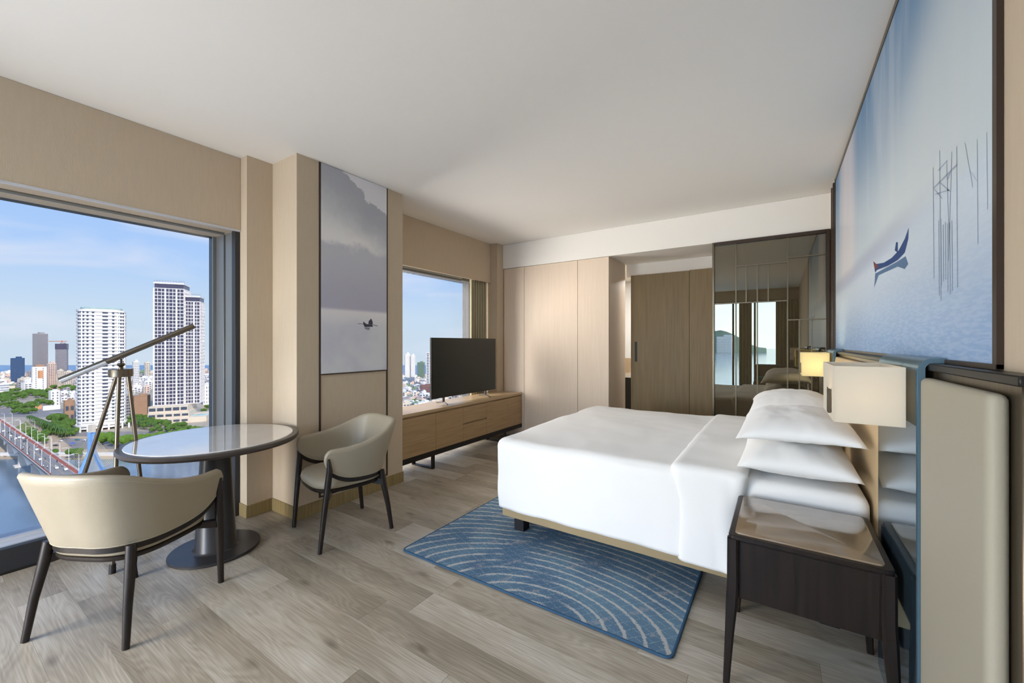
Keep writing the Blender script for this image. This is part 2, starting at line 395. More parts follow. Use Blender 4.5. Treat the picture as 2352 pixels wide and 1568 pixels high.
# ---------------------------------------------------------------- bronze trim lines and picture on the column
tr = B(XC, XC+.006, 1.858, 1.872, .115, ZC-.002).build('trim_5', M['dkbronze']); tag(tr, kind='structure')
tr = B(XC, XC+.006, 2.522, 2.536, .115, ZC-.002).build('trim_6', M['dkbronze']); tag(tr, kind='structure')
tr = B(XC, XC+.006, 1.872, 2.522, .115, .127).build('trim_7', M['dkbronze']); tag(tr, kind='structure')
def nodes_mat(name, rough=.5, coat=0):
    m = bpy.data.materials.new(name); m.use_nodes = True; nt = m.node_tree; b = nt.nodes['Principled BSDF']
    b.inputs['Roughness'].default_value = rough; b.inputs['Coat Weight'].default_value = coat; b.inputs['Coat Roughness'].default_value = .05
    return m, nt, b
class NT:
    """tiny node-graph helper"""
    def __init__(s, nt): s.nt = nt; s.N = nt.nodes.new; s.L = nt.links.new
    def m(s, op, a, b=None, c=None):
        n = s.N('ShaderNodeMath'); n.operation = op
        for i, v in enumerate((a, b, c)):
            if v is None: continue
            if isinstance(v, (int, float)): n.inputs[i].default_value = v
            else: s.L(v, n.inputs[i])
        return n.outputs[0]
    def sm(s, x, a, b):                       # smoothstep a..b
        n = s.N('ShaderNodeMapRange'); n.interpolation_type = 'SMOOTHSTEP'; s.L(x, n.inputs[0])
        n.inputs[1].default_value = a; n.inputs[2].default_value = b; return n.outputs[0]
    def noise(s, vec, sc, det=4, st=(1,1,1), rough=.5):
        mp = s.N('ShaderNodeMapping'); mp.inputs['Scale'].default_value = st; s.L(vec, mp.inputs[0])
        n = s.N('ShaderNodeTexNoise'); n.inputs['Scale'].default_value = sc; n.inputs['Detail'].default_value = det; n.inputs['Roughness'].default_value = rough
        s.L(mp.outputs[0], n.inputs['Vector']); return n.outputs['Fac']
    def mix(s, f, a, b):
        n = s.N('ShaderNodeMixRGB')
        if isinstance(f, (int, float)): n.inputs[0].default_value = f
        else: s.L(f, n.inputs[0])
        for i, v in ((1, a), (2, b)):
            if isinstance(v, tuple): n.inputs[i].default_value = v
            else: s.L(v, n.inputs[i])
        return n.outputs[0]
# picture 1: misty lake, object coords = world (y: 1.872..2.522, z: 1.10..2.80)
m, nt, b = nodes_mat('misty_lake_print', .45)
g = NT(nt); tc = g.N('ShaderNodeTexCoord'); sp = g.N('ShaderNodeSeparateXYZ'); g.L(tc.outputs['Object'], sp.inputs[0]); yy, zz = sp.outputs['Y'], sp.outputs['Z']
V = tc.outputs['Object']
nA = g.noise(V, 5, 6); nB = g.noise(V, 2.2, 3); nC = g.noise(V, 26, 6)
lake = g.mix(g.sm(nB, .35, .65), srgb(204, 203, 216), srgb(222, 223, 226))
lake = g.mix(g.sm(zz, 1.45, 1.62), lake, srgb(236, 232, 233))
edge = g.m('ADD', zz, g.m('MULTIPLY', g.m('ADD', nA, g.m('MULTIPLY', nC, .35)), -.22))
hill = g.mix(g.sm(zz, 1.65, 2.15), srgb(186, 183, 198), srgb(200, 200, 207))
fog = g.mix(g.sm(zz, 2.2, 2.55), srgb(240, 238, 236), srgb(212, 214, 216))
c = g.mix(g.sm(edge, 1.98, 2.06), hill, fog)
top = g.m('ADD', g.m('ADD', zz, g.m('MULTIPLY', yy, .55)), g.m('MULTIPLY', g.m('ADD', nA, g.m('MULTIPLY', nC, .4)), -.25))
mount = g.mix(g.sm(top, 3.20, 3.66), c, srgb(180, 182, 191))
c = g.mix(g.sm(top, 3.73, 3.75), mount, srgb(232, 231, 236))
c = g.mix(g.sm(zz, 1.615, 1.65), lake, c)
g.L(c, b.inputs['Base Color'])
art = empty('wall_picture', (XC, 2.197, 1.10), label='tall narrow misty lake picture with a rowing boat on the beige column', cat='picture')
def place(o): o.location = -Vector((XC, 2.197, 1.10)); return o
place(B(XC, XC+.008, 1.8725, 2.5215, 1.104, ZC-.004).build('print', m, art))
place(B(XC, XC+.012, 1.872, 2.522, 1.094, 1.104).build('bottom_trim', M['dkbronze'], art))
M['ink'] = mat('boat_ink', srgb(66, 66, 80), rough=.6); M['ink2'] = mat('boat_reflection_ink', srgb(140, 140, 152), rough=.6)
def AXP(l, X): return [AX(px, X, py) for px, py in l]
XA = XC+.0084
bt = MB()
bt.poly3(AXP([(834,738),(842,744),(855,745),(857,750),(838,751),(835,746)], XA))
bt.poly3(AXP([(846,744),(847,737),(850,734),(852,731),(854,734),(856,739),(856,745)], XA))
bt.poly3(AXP([(822,742.5),(835,743.5),(835,744.3),(822,743.5)], XA)); bt.poly3(AXP([(857,745),(868,748),(867,749),(856,746)], XA))
place(bt.build('printed_boat', M['ink'], art))
bt = MB(); bt.poly3(AXP([(836,752),(850,752),(848,758),(840,756)], XA)); place(bt.build('printed_reflection', M['ink2'], art))

# picture 2: big blue sea mural on the right wall
m, nt, b = nodes_mat('blue_sea_print', .55, .06)
g = NT(nt); tc = g.N('ShaderNodeTexCoord'); sp = g.N('ShaderNodeSeparateXYZ'); g.L(tc.outputs['Object'], sp.inputs[0]); yy, zz = sp.outputs['Y'], sp.outputs['Z']; V = tc.outputs['Object']
n1 = g.noise(V, 1.2, 4); n2 = g.noise(V, 120, 3, (1, .15, 1)); n3 = g.noise(V, 2.0, 3, (1, 2.6, .5))
sky = g.mix(g.sm(zz, 1.75, 2.8), srgb(204, 216, 222), srgb(92, 134, 172))
dg = g.m('ADD', g.m('MULTIPLY', yy, .62), zz)
beam = g.m('MULTIPLY', g.sm(dg, 2.6, 3.0), g.m('SUBTRACT', 1, g.sm(dg, 3.3, 3.9)))
sky = g.mix(g.m('MULTIPLY', beam, .6), sky, srgb(210, 220, 222))
sky = g.mix(g.m('MULTIPLY', g.sm(n3, .42, .68), .3), sky, srgb(214, 218, 222))
sky = g.mix(g.m('MULTIPLY', g.m('MULTIPLY', g.sm(yy, 3.3, 3.7), g.m('SUBTRACT', 1, g.sm(yy, 4.0, 4.4))), .6), sky, srgb(232, 222, 222))
sea = g.mix(g.sm(zz, 1.28, 1.75), srgb(138, 170, 210), srgb(204, 216, 228))
sea = g.mix(g.m('MULTIPLY', g.sm(n2, .4, .62), .22), sea, srgb(214, 226, 238))
shore = g.m('ADD', zz, g.m('MULTIPLY', n1, .05))
c = g.mix(g.sm(shore, 1.80, 1.88), sea, sky)
band = g.m('MULTIPLY', g.sm(shore, 1.76, 1.84), g.m('SUBTRACT', 1, g.sm(shore, 1.86, 1.94)))
c = g.mix(g.m('MULTIPLY', g.m('MULTIPLY', band, g.sm(yy, 1.5, 2.9)), .55), c, srgb(160, 168, 194))
g.L(c, b.inputs['Base Color'])
XM = .414; y0m, y1m = 1.385, 4.55
mur = empty('wall_mural', (XM, 2.9, 1.30), label='huge blue sea picture with a fishing boat across the wall above the headboard', cat='picture')
def pm(o): o.location = -Vector((XM, 2.9, 1.30)); return o
pm(B(XM, XR-.001, y0m, y1m, 1.302, ZC-.03).build('print', m, mur))
pm(B(XM-.006, XR-.001, y0m-.022, y0m, 1.292, ZC-.002).build('frame_side', M['dkbronze'], mur))
pm(B(XM-.006, XR-.001, y1m, y1m+.02, 1.292, ZC-.002).build('frame_side', M['dkbronze'], mur))
pm(B(XM-.004, XR-.001, y0m, y1m, ZC-.03, ZC-.002).build('frame_top', M['bronze'], mur))
pm(B(XM-.008, XR-.001, y0m-.022, y1m+.02, 1.290, 1.302).build('frame_bottom', M['dkbronze'], mur))
XB = XM-.0006
M['boat_blue'] = mat('boat_blue_ink', srgb(30, 70, 126), rough=.5); M['boat_red'] = mat('boat_bow_ink', srgb(120, 60, 70), rough=.5)
M['boat_shadow'] = mat('boat_shadow_ink', srgb(86, 118, 154), rough=.5); M['pole'] = mat('fishing_pole_ink', srgb(152, 168, 188), rough=.5)
bt = MB().poly3(AXP([(2006,600),(2013,606),(2030,603),(2048,592),(2064,575),(2078,548),(2087,523),(2086,548),(2078,580),(2062,597),(2040,610),(2014,620),(2010,626)], XB))
bt.poly3(AXP([(2055,575),(2058,556),(2062,556),(2062,580)], XB))
pm(bt.build('printed_boat', M['boat_blue'], mur))
pm(MB().poly3(AXP([(2005.5,600),(2013,606),(2018,611),(2012,618),(2009,618)], XB-.0004)).build('printed_bow', M['boat_red'], mur))
pm(MB().poly3(AXP([(2010,628),(2040,612),(2062,600),(2080,588),(2086,606),(2078,618),(2062,612),(2040,622),(2018,632),(2008,660)], XB+.0002)).build('printed_reflection', M['boat_shadow'], mur))
pl = MB()
def seg(p, q, w=1.1):
    (x0, y0), (x1, y1) = p, q; l = math.hypot(x1-x0, y1-y0) or 1; nx, ny = -(y1-y0)/l*w/2, (x1-x0)/l*w/2
    pl.poly3(AXP([(x0+nx,y0+ny),(x1+nx,y1+ny),(x1-nx,y1-ny),(x0-nx,y0-ny)], XB))
for (a, bq, w) in (((2143,385),(2145,640),1.3),((2158,345),(2161,690),1.4),((2174,372),(2180,560),1.2),((2186,348),(2178,600),1.3),((2197,336),(2199,660),1.3),
                   ((2155,392),(2176,368),2),((2144,432),(2198,378),3),((2144,432),(2164,456),2),((2160,420),(2182,440),2.4),((2148,446),(2180,436),2),((2176,412),(2182,396),2),
                   ((2216,328),(2234,430),1),((2226,390),(2246,418),1),((2244,320),(2246,560),1),((2266,304),(2268,480),1),((2284,268),(2287,520),1)):
    seg(a, bq, w)
for k in range(7): seg((2156+k*5, 500+random.random()*20), (2157+k*5, 640+random.random()*40), 1.6)
pm(pl.build('printed_poles', M['pole'], mur))
# slim double posts beside the mural
for i, yq in enumerate((4.66, 4.80)):
    tag(B(.405, XR-.001, yq, yq+.045, 1.29, ZC-.002).build('trim_%d' % (8+i), M['dkbronze']), kind='structure')

# ---------------------------------------------------------------- headboard wall unit
hb = empty('headboard', (.385, 3.0, 0), label='cream leather headboard panels in a bronze frame along the right wall', cat='headboard')
def ph(o): o.location = -Vector((.385, 3.0, 0)); return o
ph(B(.388, XR-.001, 1.185, 4.90, .0, 1.268).build('bronze_frame', M['bronze'], hb, bevel=.002, seg=1))
ph(B(.372, XR-.001, 1.15, 4.90, 1.268, 1.289).build('ledge', M['black_metal'], hb, bevel=.003, seg=1))
ph(rounded_box((.352, 1.218, .04), (.386, 1.695, 1.248), .016, .012).build('padded_panel', M['upholstery'], hb, smooth=True))
ph(rounded_box((.356, 2.29, .25), (.386, 3.98, 1.248), .014, .03).build('padded_panel', M['cheek'], hb, smooth=True))
ph(rounded_box((.352, 4.49, .04), (.386, 4.88, 1.248), .014, .03).build('padded_panel', M['upholstery'], hb, smooth=True))

def blue_panel(y0, y1, lab):
    e = empty('mirror_panel', (.36, (y0+y1)/2, 0), label=lab, cat='panel')
    c = (.36, (y0+y1)/2)
    # bent sheet: profile in x,z
    prof = [(.349, 0.0), (.349, 1.27)]
    for k in range(1, 9):
        a = k/8*PI/2; prof.append((.349+.035*(1-math.cos(a)), 1.27+.035*math.sin(a)))
    prof.append((.412, 1.305))
    inner = [(.412, 1.290), (.384, 1.290)]
    for k in range(1, 7):
        a = k/6*PI/2; inner.append((.384-.018*math.sin(a), 1.272+.018*math.cos(a)))
    inner += [(.366, 0.0)]
    pr = prof+inner
    n = len(pr)
    mb = MB().add([(x-c[0], y0-c[1], z) for x, z in pr]+[(x-c[0], y1-c[1], z) for x, z in pr],
                  [tuple(range(n)), tuple(range(n, 2*n))[::-1]]+[(i, (i+1) % n, n+(i+1) % n, n+i) for i in range(n)])
    mb.build('bent_sheet', M['blueedge'], e, smooth=True, angle=30)
    B(-.0135, -.011, y0-c[1]+.004, y1-c[1], .002, 1.268).build('mirror_face', M['bluepanel'], e)
    return e
blue_panel(1.70, 2.27, 'blue grey mirrored panel with a bent top edge behind the nearest bedside lamp')
blue_panel(4.0, 4.47, 'blue grey mirrored panel behind the far bedside lamp')

def bed_lamp(y0, y1, lab, power, col, shadecol):
    cx, cy = .240, (y0+y1)/2
    e = empty('wall_lamp', (.345, cy, 1.18), label=lab, cat='lamp')
    x0, x1, z0, z1 = .152-.345, .330-.345, 1.086-1.18, 1.274-1.18; h = (y1-y0)/2; t = .003
    mb = MB()
    mb.box(x0, x1, -h, -h+t, z0, z1); mb.box(x0, x1, h-t, h, z0, z1); mb.box(x0, x0+t, -h+t, h-t, z0, z1); mb.box(x1-t, x1, -h+t, h-t, z0, z1)
    mb.build('lamp_shade', shadecol, e)
    B(x0-.012, x0-.002, -h+.05, -h+.08, z0+.022, z0+.105).build('metal_bracket', M['lampmetal'], e, bevel=.002, seg=1)
    B(x0-.002, -.0015, -.012, .012, z0+.085, z0+.1).build('support_arm', M['lampmetal'], e)
    MB().lathe([(.004, -.03), (.02, -.028), (.028, 0), (.02, .026), (.004, .03)], (x0+.09, .0, z0+.13), n=16).build('bulb', M['lampdiff'], e, smooth=True)
    ld = bpy.data.lights.new('lamp_light', 'POINT'); ld.energy = power; ld.color = col; ld.shadow_soft_size = .03
    lo = bpy.data.objects.new('lamp_light', ld); COL.objects.link(lo); lo.location = (.345+x0+.09, cy-.09, 1.18)
    return e
bed_lamp(1.735, 2.11, 'cream rectangular wall lamp nearest the camera on the blue panel', .25, (1, .9, .78), M['shade'])
M['shade_y'] = shade_mat('yellowish_shade', srgb(240, 231, 196), .45)
bed_lamp(4.03, 4.40, 'yellowish rectangular wall lamp at the far side of the bed', 1.6, (1, .88, .6), M['shade_y'])

# ---------------------------------------------------------------- wardrobe
wd = empty('wardrobe', (-2.6, 4.97, 0), label='beige built-in wardrobe with flush doors at the end of the television wall', cat='wardrobe')
def pw(o): o.location = -Vector((-2.6, 4.97, 0)); return o
pw(B(-3.415, -1.80, 4.99, 5.61, 0, 2.449).build('carcass', M['closet'], wd))
for a, bb in ((-3.41, -3.062), (-3.058, -2.232), (-2.228, -1.803)):
    pw(B(a, bb, 4.962, 4.988, .03, 2.446).build('wardrobe_door', M['closet'], wd, bevel=.0015, seg=1))

# header wall, sliding door, bathroom beyond
mbh = MB(); mbh.box(-1.80, XR, 5.66, 5.76, 2.27, 2.5); mbh.box(-4, -1.9, 5.66, 5.76, 0, 2.5); mbh.box(-.4, XR, 5.66, 5.76, 0, 2.5)
tag(mbh.build('wall_bathroom', M['white_paint']), kind='structure')
tag(B(-4.0, 1.6, 5.64, 7.4, 2.45, 2.6).build('ceiling_bathroom', M['white_paint']), kind='structure')
dr = empty('door_1', (-1.1, 5.56, 0)); tag(dr, kind='structure')
def pd(o): o.location = -Vector((-1.1, 5.56, 0)); return o
xl = AY(1449, 5.55).x; xs = AY(1583.5, 5.55).x
pd(B(xl, xs-.002, 5.55, 5.59, .01, 2.275).build('door_leaf', M['slide'], dr, bevel=.002, seg=1))
pd(B(xs+.002, -.2, 5.545, 5.59, .01, 2.279).build('door_leaf', M['slide'], dr, bevel=.002, seg=1))
pd(B(xl+.055, xl+.085, 5.544, 5.552, 1.10, 1.37).build('pull_handle', M['black_leg'], dr))
vt = empty('vanity_unit', (-1.9, 6.5, 0), label='dark vanity with marble top glimpsed left of the wooden sliding door', cat='vanity')
B(-.5, .75, -.25, .3, 0, .82).build('cabinet', M['black_metal'], vt); B(-.52, .78, -.28, .3, .82, .86).build('marble_top', M['stone'], vt)
B(-.5, .75, .28, .31, .86, 1.1).build('splashback', M['stone_brown'], vt)
area('bathroom_downlight', (-1.6, 6.3, 2.44), (0, 0, 0), .5, .5, 30, (1, .95, .88))

# ---------------------------------------------------------------- smoked glass partition
YG = 4.955
gp = empty('glass_partition', (0, YG, 0), label='smoked mirror glass partition with thin bronze bars beside the bed wall', cat='partition')
def pg(o): o.location = -Vector((0, YG, 0)); return o
xL, xR_, zT = AY(1636.5, YG).x, .405, 2.449
v = {i: AY(p, YG).x for i, p in enumerate((1690.6, 1739.6, 1809, 1714, 1764.5, 1836, 1864.6))}
z1, z2, z3, z4 = 2.17, 1.78, 2.21, 1.585
for (a, bb, c_, d_) in ((xL, xL+.022, 0, zT), (xR_-.03, xR_, 0, zT), (xL+.022, xR_-.03, zT-.035, zT), (xL+.022, xR_-.03, 0, .03)):
    pg(B(a, bb, YG-.028, YG+.02, c_, d_).build('frame_bar', M['dkbronze'] if c_ < zT-.1 and a > 0 or c_ > 2 else M['bronze'], gp, bevel=.002, seg=1))
hw = .0055
def vb(x, a, bb): pg(B(x-hw, x+hw, YG-.018, YG+.006, a, bb).build('glazing_bar', M['mullion'], gp))
def hbz(xa, xb, z): pg(B(xa+hw, xb-hw, YG-.018, YG+.006, z-hw, z+hw).build('glazing_bar', M['mullion'], gp))
zt = zT-.035; xi0, xi1 = xL+.022-hw, xR_-.03+hw
vb(v[0], .03, zt); vb(v[2], .03, zt); vb(v[1], .03, z1-hw); vb(v[3], z2+hw, z1-hw); vb(v[4], z2+hw, z1-hw); vb(v[5], .03, z4-hw); vb(v[6], .03, z4-hw)
hbz(v[0], v[2], z1); hbz(xi0, v[0], z2); hbz(v[0], v[1], z2); hbz(v[1], v[2], z2); hbz(v[2], xi1, z3); hbz(v[2], xi1, z4)
for (xa, xb, za, zb) in ((xi0, v[0], .03, z2), (xi0, v[0], z2, zt), (v[0], v[1], .03, z2), (v[1], v[2], .03, z2), (v[0], v[3], z2, z1), (v[3], v[1], z2, z1), (v[1], v[4], z2, z1), (v[4], v[2], z2, z1),
                         (v[0], v[2], z1, zt), (v[2], xi1, z3, zt), (v[2], xi1, z4, z3), (v[2], v[5], .03, z4), (v[5], v[6], .03, z4), (v[6], xi1, .03, z4)):
    pg(B(xa+.0005, xb-.0005, YG-.004, YG+.002, za+.0005, zb-.0005).build('glass_pane', M['mirror'], gp))
tag(B(xL, XR, YG+.03, YG+.06, 0, 2.449).build('wall_partition_back', M['slide']), kind='structure')

# ---------------------------------------------------------------- media console and television
cn = empty('media_console', (-3.28, 3.87, 0), label='low oak media console on black legs under the television', cat='cabinet')
def pc(o): o.location = -Vector((-3.28, 3.87, 0)); return o
cx0, cx1, cy0, cy1 = -3.50, -3.09, 2.735, 4.955
pc(B(cx0, cx1, cy0, cy1, .613, .645).build('worktop', M['oak_top'], cn, bevel=.002, seg=1))
pc(B(cx0, cx1-.022, cy0, cy1, .20, .613).build('carcass', M['oak'], cn))
ys = [cy0+.004]+[AX(p, cx1).y for p in (1001.5, 1064.3, 1118.3, 1165.3)]+[cy1-.004]
for i in range(5):
    a, bb = ys[i]+.0015, ys[i+1]-.0015
    if i == 2:
        pc(B(cx1-.021, cx1-.001, a, bb, .412, .596).build('drawer', M['oak'], cn, bevel=.001, seg=1)); pc(B(cx1-.021, cx1-.001, a, bb, .202, .394).build('drawer', M['oak'], cn, bevel=.001, seg=1))
    else: pc(B(cx1-.021, cx1-.001, a, bb, .202, .596).build('cabinet_door', M['oak'], cn, bevel=.001, seg=1))
pc(B(cx0+.01, cx1-.002, cy0, cy1, .145, .20).build('plinth', M['black_metal'], cn, bevel=.001, seg=1))
for yl in (3.18, 4.55):
    lb = MB(); lb.box(cx1-.035, cx1-.013, yl-.02, yl+.02, 0, .145); lb.box(-3.42, -3.398, yl-.02, yl+.02, 0, .145); lb.box(-3.398, cx1-.035, yl-.02, yl+.02, 0, .012)
    pc(lb.build('leg', M['black_metal'], cn, bevel=.0015, seg=1))
tv = empty('television', (-3.27, 3.925, .645), label='large flat television turned off on the oak console', cat='television')
def pt(o): o.location = -Vector((-3.27, 3.925, .645)); return o
pt(B(-3.290, -3.262, 3.31, 4.545, .718, 1.413).build('housing', M['tvb'], tv, bevel=.003, seg=1))
pt(B(-3.262, -3.2605, 3.318, 4.537, .733, 1.406).build('screen', M['tv'], tv))
for yf in (3.52, 4.33):
    f_ = MB(); f_.box(-3.285, -3.268, yf-.012, yf+.012, .66, .74)
    f_.tube([(-3.15, yf-.07, .651), (-3.20, yf-.035, .658), (-3.276, yf, .668)], .006, n=8); f_.tube([(-3.40, yf+.01, .651), (-3.276, yf, .668)], .006, n=8)
    pt(f_.build('stand_foot', M['tvb'], tv, smooth=True))

# ---------------------------------------------------------------- curtains
def curtain(x, y0, y1, z0, z1, folds, lab, along='y', amp=.030):
    n = folds*16; rings = []
    for k in range(n+1):
        t = k/n; a = math.sin(t*folds*2*PI)*amp+math.sin(t*folds*2*PI*2+1)*amp*.2
        L_ = y0+(y1-y0)*t
        rings.append([((x+a) if along == 'y' else L_, L_ if along == 'y' else (x+a), z) for z in (z0, z0+(z1-z0)*.5, z1)])
    mb = MB().loft(rings, closed=False)
    # thickness
    off = .004
    rings2 = [[(p[0]+(off if along == 'y' else 0), p[1]+(off if along != 'y' else 0), p[2]) for p in r] for r in rings]
    mb.loft(rings2, closed=False)
    o = mb.build('curtain', M['curtain'], smooth=True, angle=80); tag(o, lab, 'curtain'); return o
curtain(-3.60, 4.40, 4.775, .012, 2.40, 7, 'olive beige curtain drawn aside right of the television window')
curtain(YE+.12, -.92, -.62, .01, 2.48, 4, 'curtain gathered at the rear window between two panes', 'x')
curtain(YE+.12, -.08, .38, .01, 2.48, 6, 'brown beige curtain at the right end of the rear window', 'x')
# daybed seen only in the smoked glass
so = empty('daybed', (-.1, -2.2, 0), label='olive daybed with a green cushion reflected in the smoked glass', cat='sofa')
rounded_box((-.45, -.35, .12), (.48, .35, .42), .05, .06).build('seat_base', M['sofa'], so, smooth=True)
rounded_box((-.45, -.5, .2), (.48, -.33, .80), .05, .06).build('backrest', M['sofa'], so, smooth=True)
rounded_box((-.38, -.32, .42), (.40, .25, .50), .035, .05).build('cushion', M['green'], so, smooth=True)
for sx in (-.40, .43):
    for sy in (-.28, .28): B(sx-.02, sx+.02, sy-.02, sy+.02, 0, .13).build('leg', M['darkwood'], so)
# ---------------------------------------------------------------- rug
def rug_mat():
    m, nt, b = nodes_mat('blue_rug_pile', .95)
    g = NT(nt); tc = g.N('ShaderNodeTexCoord'); V = tc.outputs['Object']; sp = g.N('ShaderNodeSeparateXYZ'); g.L(V, sp.inputs[0]); x, y = sp.outputs['X'], sp.outputs['Y']
    nl = g.noise(V, 1.6, 2); nf = g.noise(V, 330, 2); nm = g.noise(V, 9, 3); nm2 = g.noise(V, 60, 4); nb = g.noise(V, 2.6, 3)
    dx = g.m('ADD', x, -.2); dy = g.m('ADD', y, 1.30)
    dist = g.m('SQRT', g.m('ADD', g.m('POWER', g.m('MULTIPLY', dx, .64), 2), g.m('POWER', dy, 2)))
    ph_ = g.m('ADD', g.m('MULTIPLY', dist, 2*PI/.062), g.m('MULTIPLY', nl, 7))
    s1 = g.m('SINE', ph_)
    wob = g.m('ADD', g.m('MULTIPLY', g.m('SUBTRACT', nf, .5), .9), g.m('MULTIPLY', g.m('SUBTRACT', nm2, .5), 1.0))
    l1 = g.sm(g.m('ADD', s1, wob), .70, .84)
    l1 = g.m('MULTIPLY', l1, g.sm(g.m('ADD', nb, g.m('MULTIPLY', nf, .25)), .50, .58))
    # crossing strokes
    q = g.m('ADD', g.m('MULTIPLY', x, .75), g.m('MULTIPLY', y, -.66))
    s2 = g.m('SINE', g.m('ADD', g.m('MULTIPLY', q, 2*PI/.21), g.m('MULTIPLY', nl, 14)))
    l2 = g.m('MULTIPLY', g.sm(g.m('ADD', s2, wob), .86, .97), g.sm(nm, .48, .56))
    q3 = g.m('ADD', g.m('MULTIPLY', x, .35), g.m('MULTIPLY', y, .93))
    s3 = g.m('SINE', g.m('ADD', g.m('MULTIPLY', q3, 2*PI/.045), g.m('MULTIPLY', nm, 6)))
    s4 = g.m('SINE', g.m('ADD', g.m('MULTIPLY', q, 2*PI/.05), g.m('MULTIPLY', nb, 9)))
    l3 = g.m('MULTIPLY', g.m('MULTIPLY', g.sm(g.m('MAXIMUM', s3, s4), .93, .99), g.sm(nf, .50, .56)), .7)
    base = g.mix(g.sm(nb, .35, .65), srgb(68, 101, 131), srgb(94, 127, 150))
    base = g.mix(g.m('MULTIPLY', g.sm(nf, .52, .62), .35), base, srgb(120, 150, 168))
    c = g.mix(l3, base, srgb(170, 188, 196)); c = g.mix(g.m('MULTIPLY', l2, .7), c, srgb(152, 152, 160)); c = g.mix(g.m('MULTIPLY', l1, .9), c, srgb(184, 184, 182))
    g.L(c, b.inputs['Base Color'])
    bp = g.N('ShaderNodeBump'); bp.inputs['Strength'].default_value = .5; bp.inputs['Distance'].default_value = .003; g.L(nf, bp.inputs['Height']); g.L(bp.outputs[0], b.inputs['Normal'])
    return m
M['rug'] = rug_mat()
rx0, rx1, ry0, ry1 = -2.055, -.378, 1.808, 4.25
rc = ((rx0+rx1)/2, (ry0+ry1)/2)
rg = empty('rug', (rc[0], rc[1], 0), label='blue patterned rug with curved pale lines partly under the bed', cat='rug')
hx, hy = (rx1-rx0)/2, (ry1-ry0)/2
def rrect(hx, hy, r, n=6):
    p = []
    for (sx, sy, a0) in ((1,1,0),(-1,1,90),(-1,-1,180),(1,-1,270)):
        for k in range(n+1):
            a = math.radians(a0+90*k/n); p.append((sx*(hx-r)+r*math.cos(a), sy*(hy-r)+r*math.sin(a)))
    return p
MB().prism(rrect(hx-.01, hy-.01, .03), .0005, .011).build('pile', M['rug'], rg)
ring = rrect(hx-.006, hy-.006, .034); rings = []
for i, p in enumerate(ring):
    a, bq = ring[i-1], ring[(i+1) % len(ring)]
    t = Vector((bq[0]-a[0], bq[1]-a[1], 0)).normalized(); nrm = Vector((t.y, -t.x, 0))
    rings.append([Vector((p[0], p[1], .0066))+nrm*.0075*math.cos(2*PI*j/8)+Vector((0,0,1))*.006*math.sin(2*PI*j/8) for j in range(8)])
rings.append(rings[0]); MB().loft(rings, caps=False).build('binding', M['rugedge'], rg, smooth=True)

# ---------------------------------------------------------------- bed
bx0, bx1, by0, by1 = -1.655, .345, 2.385, 4.19
bd = empty('bed', (-.65, 3.29, 0), label='wide bed frame with a tan base and white mattress under the duvet', cat='bed')
def pb(o): o.location = -Vector((-.65, 3.29, 0)); return o
pb(B(bx0, bx1, by0, by1, .122, .30).build('bed_base', M['bed_base'], bd, bevel=.008))
for xl_ in (-1.555, .2):
    for yl in (2.49, 4.08): pb(B(xl_-.04, xl_+.04, yl-.04, yl+.04, .0115 if xl_ < 0 and yl < 4.2 else 0, .123).build('leg', M['black_leg'], bd, bevel=.003, seg=1))
def wr(amp, sc, sd_):
    def f(p, nn):
        k = noise.noise(Vector((p.x*sc+sd_, p.y*sc, p.z*sc*.6)))*amp+noise.noise(Vector((p.x*sc*3+sd_, p.y*sc*3.2, p.z*sc*1.2)))*amp*.35
        return p+nn*k
    return f
def cloth(mb, name, cut, th, lab, cat):
    me = bpy.data.meshes.new(name); me.from_pydata(mb.v, [], mb.f)
    bm = bmesh.new(); bm.from_mesh(me); bmesh.ops.recalc_face_normals(bm, faces=bm.faces[:]); bm.normal_update()
    kill = [f for f in bm.faces if cut(f.calc_center_median(), f.normal)]
    bmesh.ops.delete(bm, geom=kill, context='FACES'); bm.to_mesh(me); bm.free()
    for p in me.polygons: p.use_smooth = True
    o = bpy.data.objects.new(name, me); COL.objects.link(o); me.materials.append(M['linen'])
    md = o.modifiers.new('thickness', 'SOLIDIFY'); md.thickness = th; md.offset = -1
    return tag(o, lab, cat)
pb(rounded_box((-1.64, by0+.006, .302), (.344, by1-.006, .652), .05, .022, wr(.003, 4, 3)).build('mattress', M['linen'], bd, smooth=True, angle=80))
def duv(p, nn):
    t = max(0, min(1, (.5-p.z)/.3))
    side = abs(nn.z) < .5
    k = 0
    if side:
        k += .010*t*noise.noise(Vector((p.x*5, p.y*5, p.z*2)))+.006*noise.noise(Vector((p.x*9+p.z*6, p.y*9, p.z*4+7)))
        # diagonal drag folds
        k += .004*math.sin((p.x+p.y)*16+p.z*26+4*noise.noise(Vector((p.x*2, p.y*2, p.z*3))))*t
    else:
        k += .012*noise.noise(Vector((p.x*2.2, p.y*2.2, 1)))+.004*noise.noise(Vector((p.x*7, p.y*7, 5)))
        k += .010*math.sin(max(0, min(1, (p.y-2.3)/1.95))*PI)
    return p+nn*k
cloth(rounded_box((-1.70, 2.352, .08), (-.30, 4.225, .672), .06, .018, duv), 'duvet', lambda c, n: (c.z < .192) or (c.x > -.32 and n.x > .5), .013,
      'plain white duvet spread over the bed down to the tan base', 'duvet')
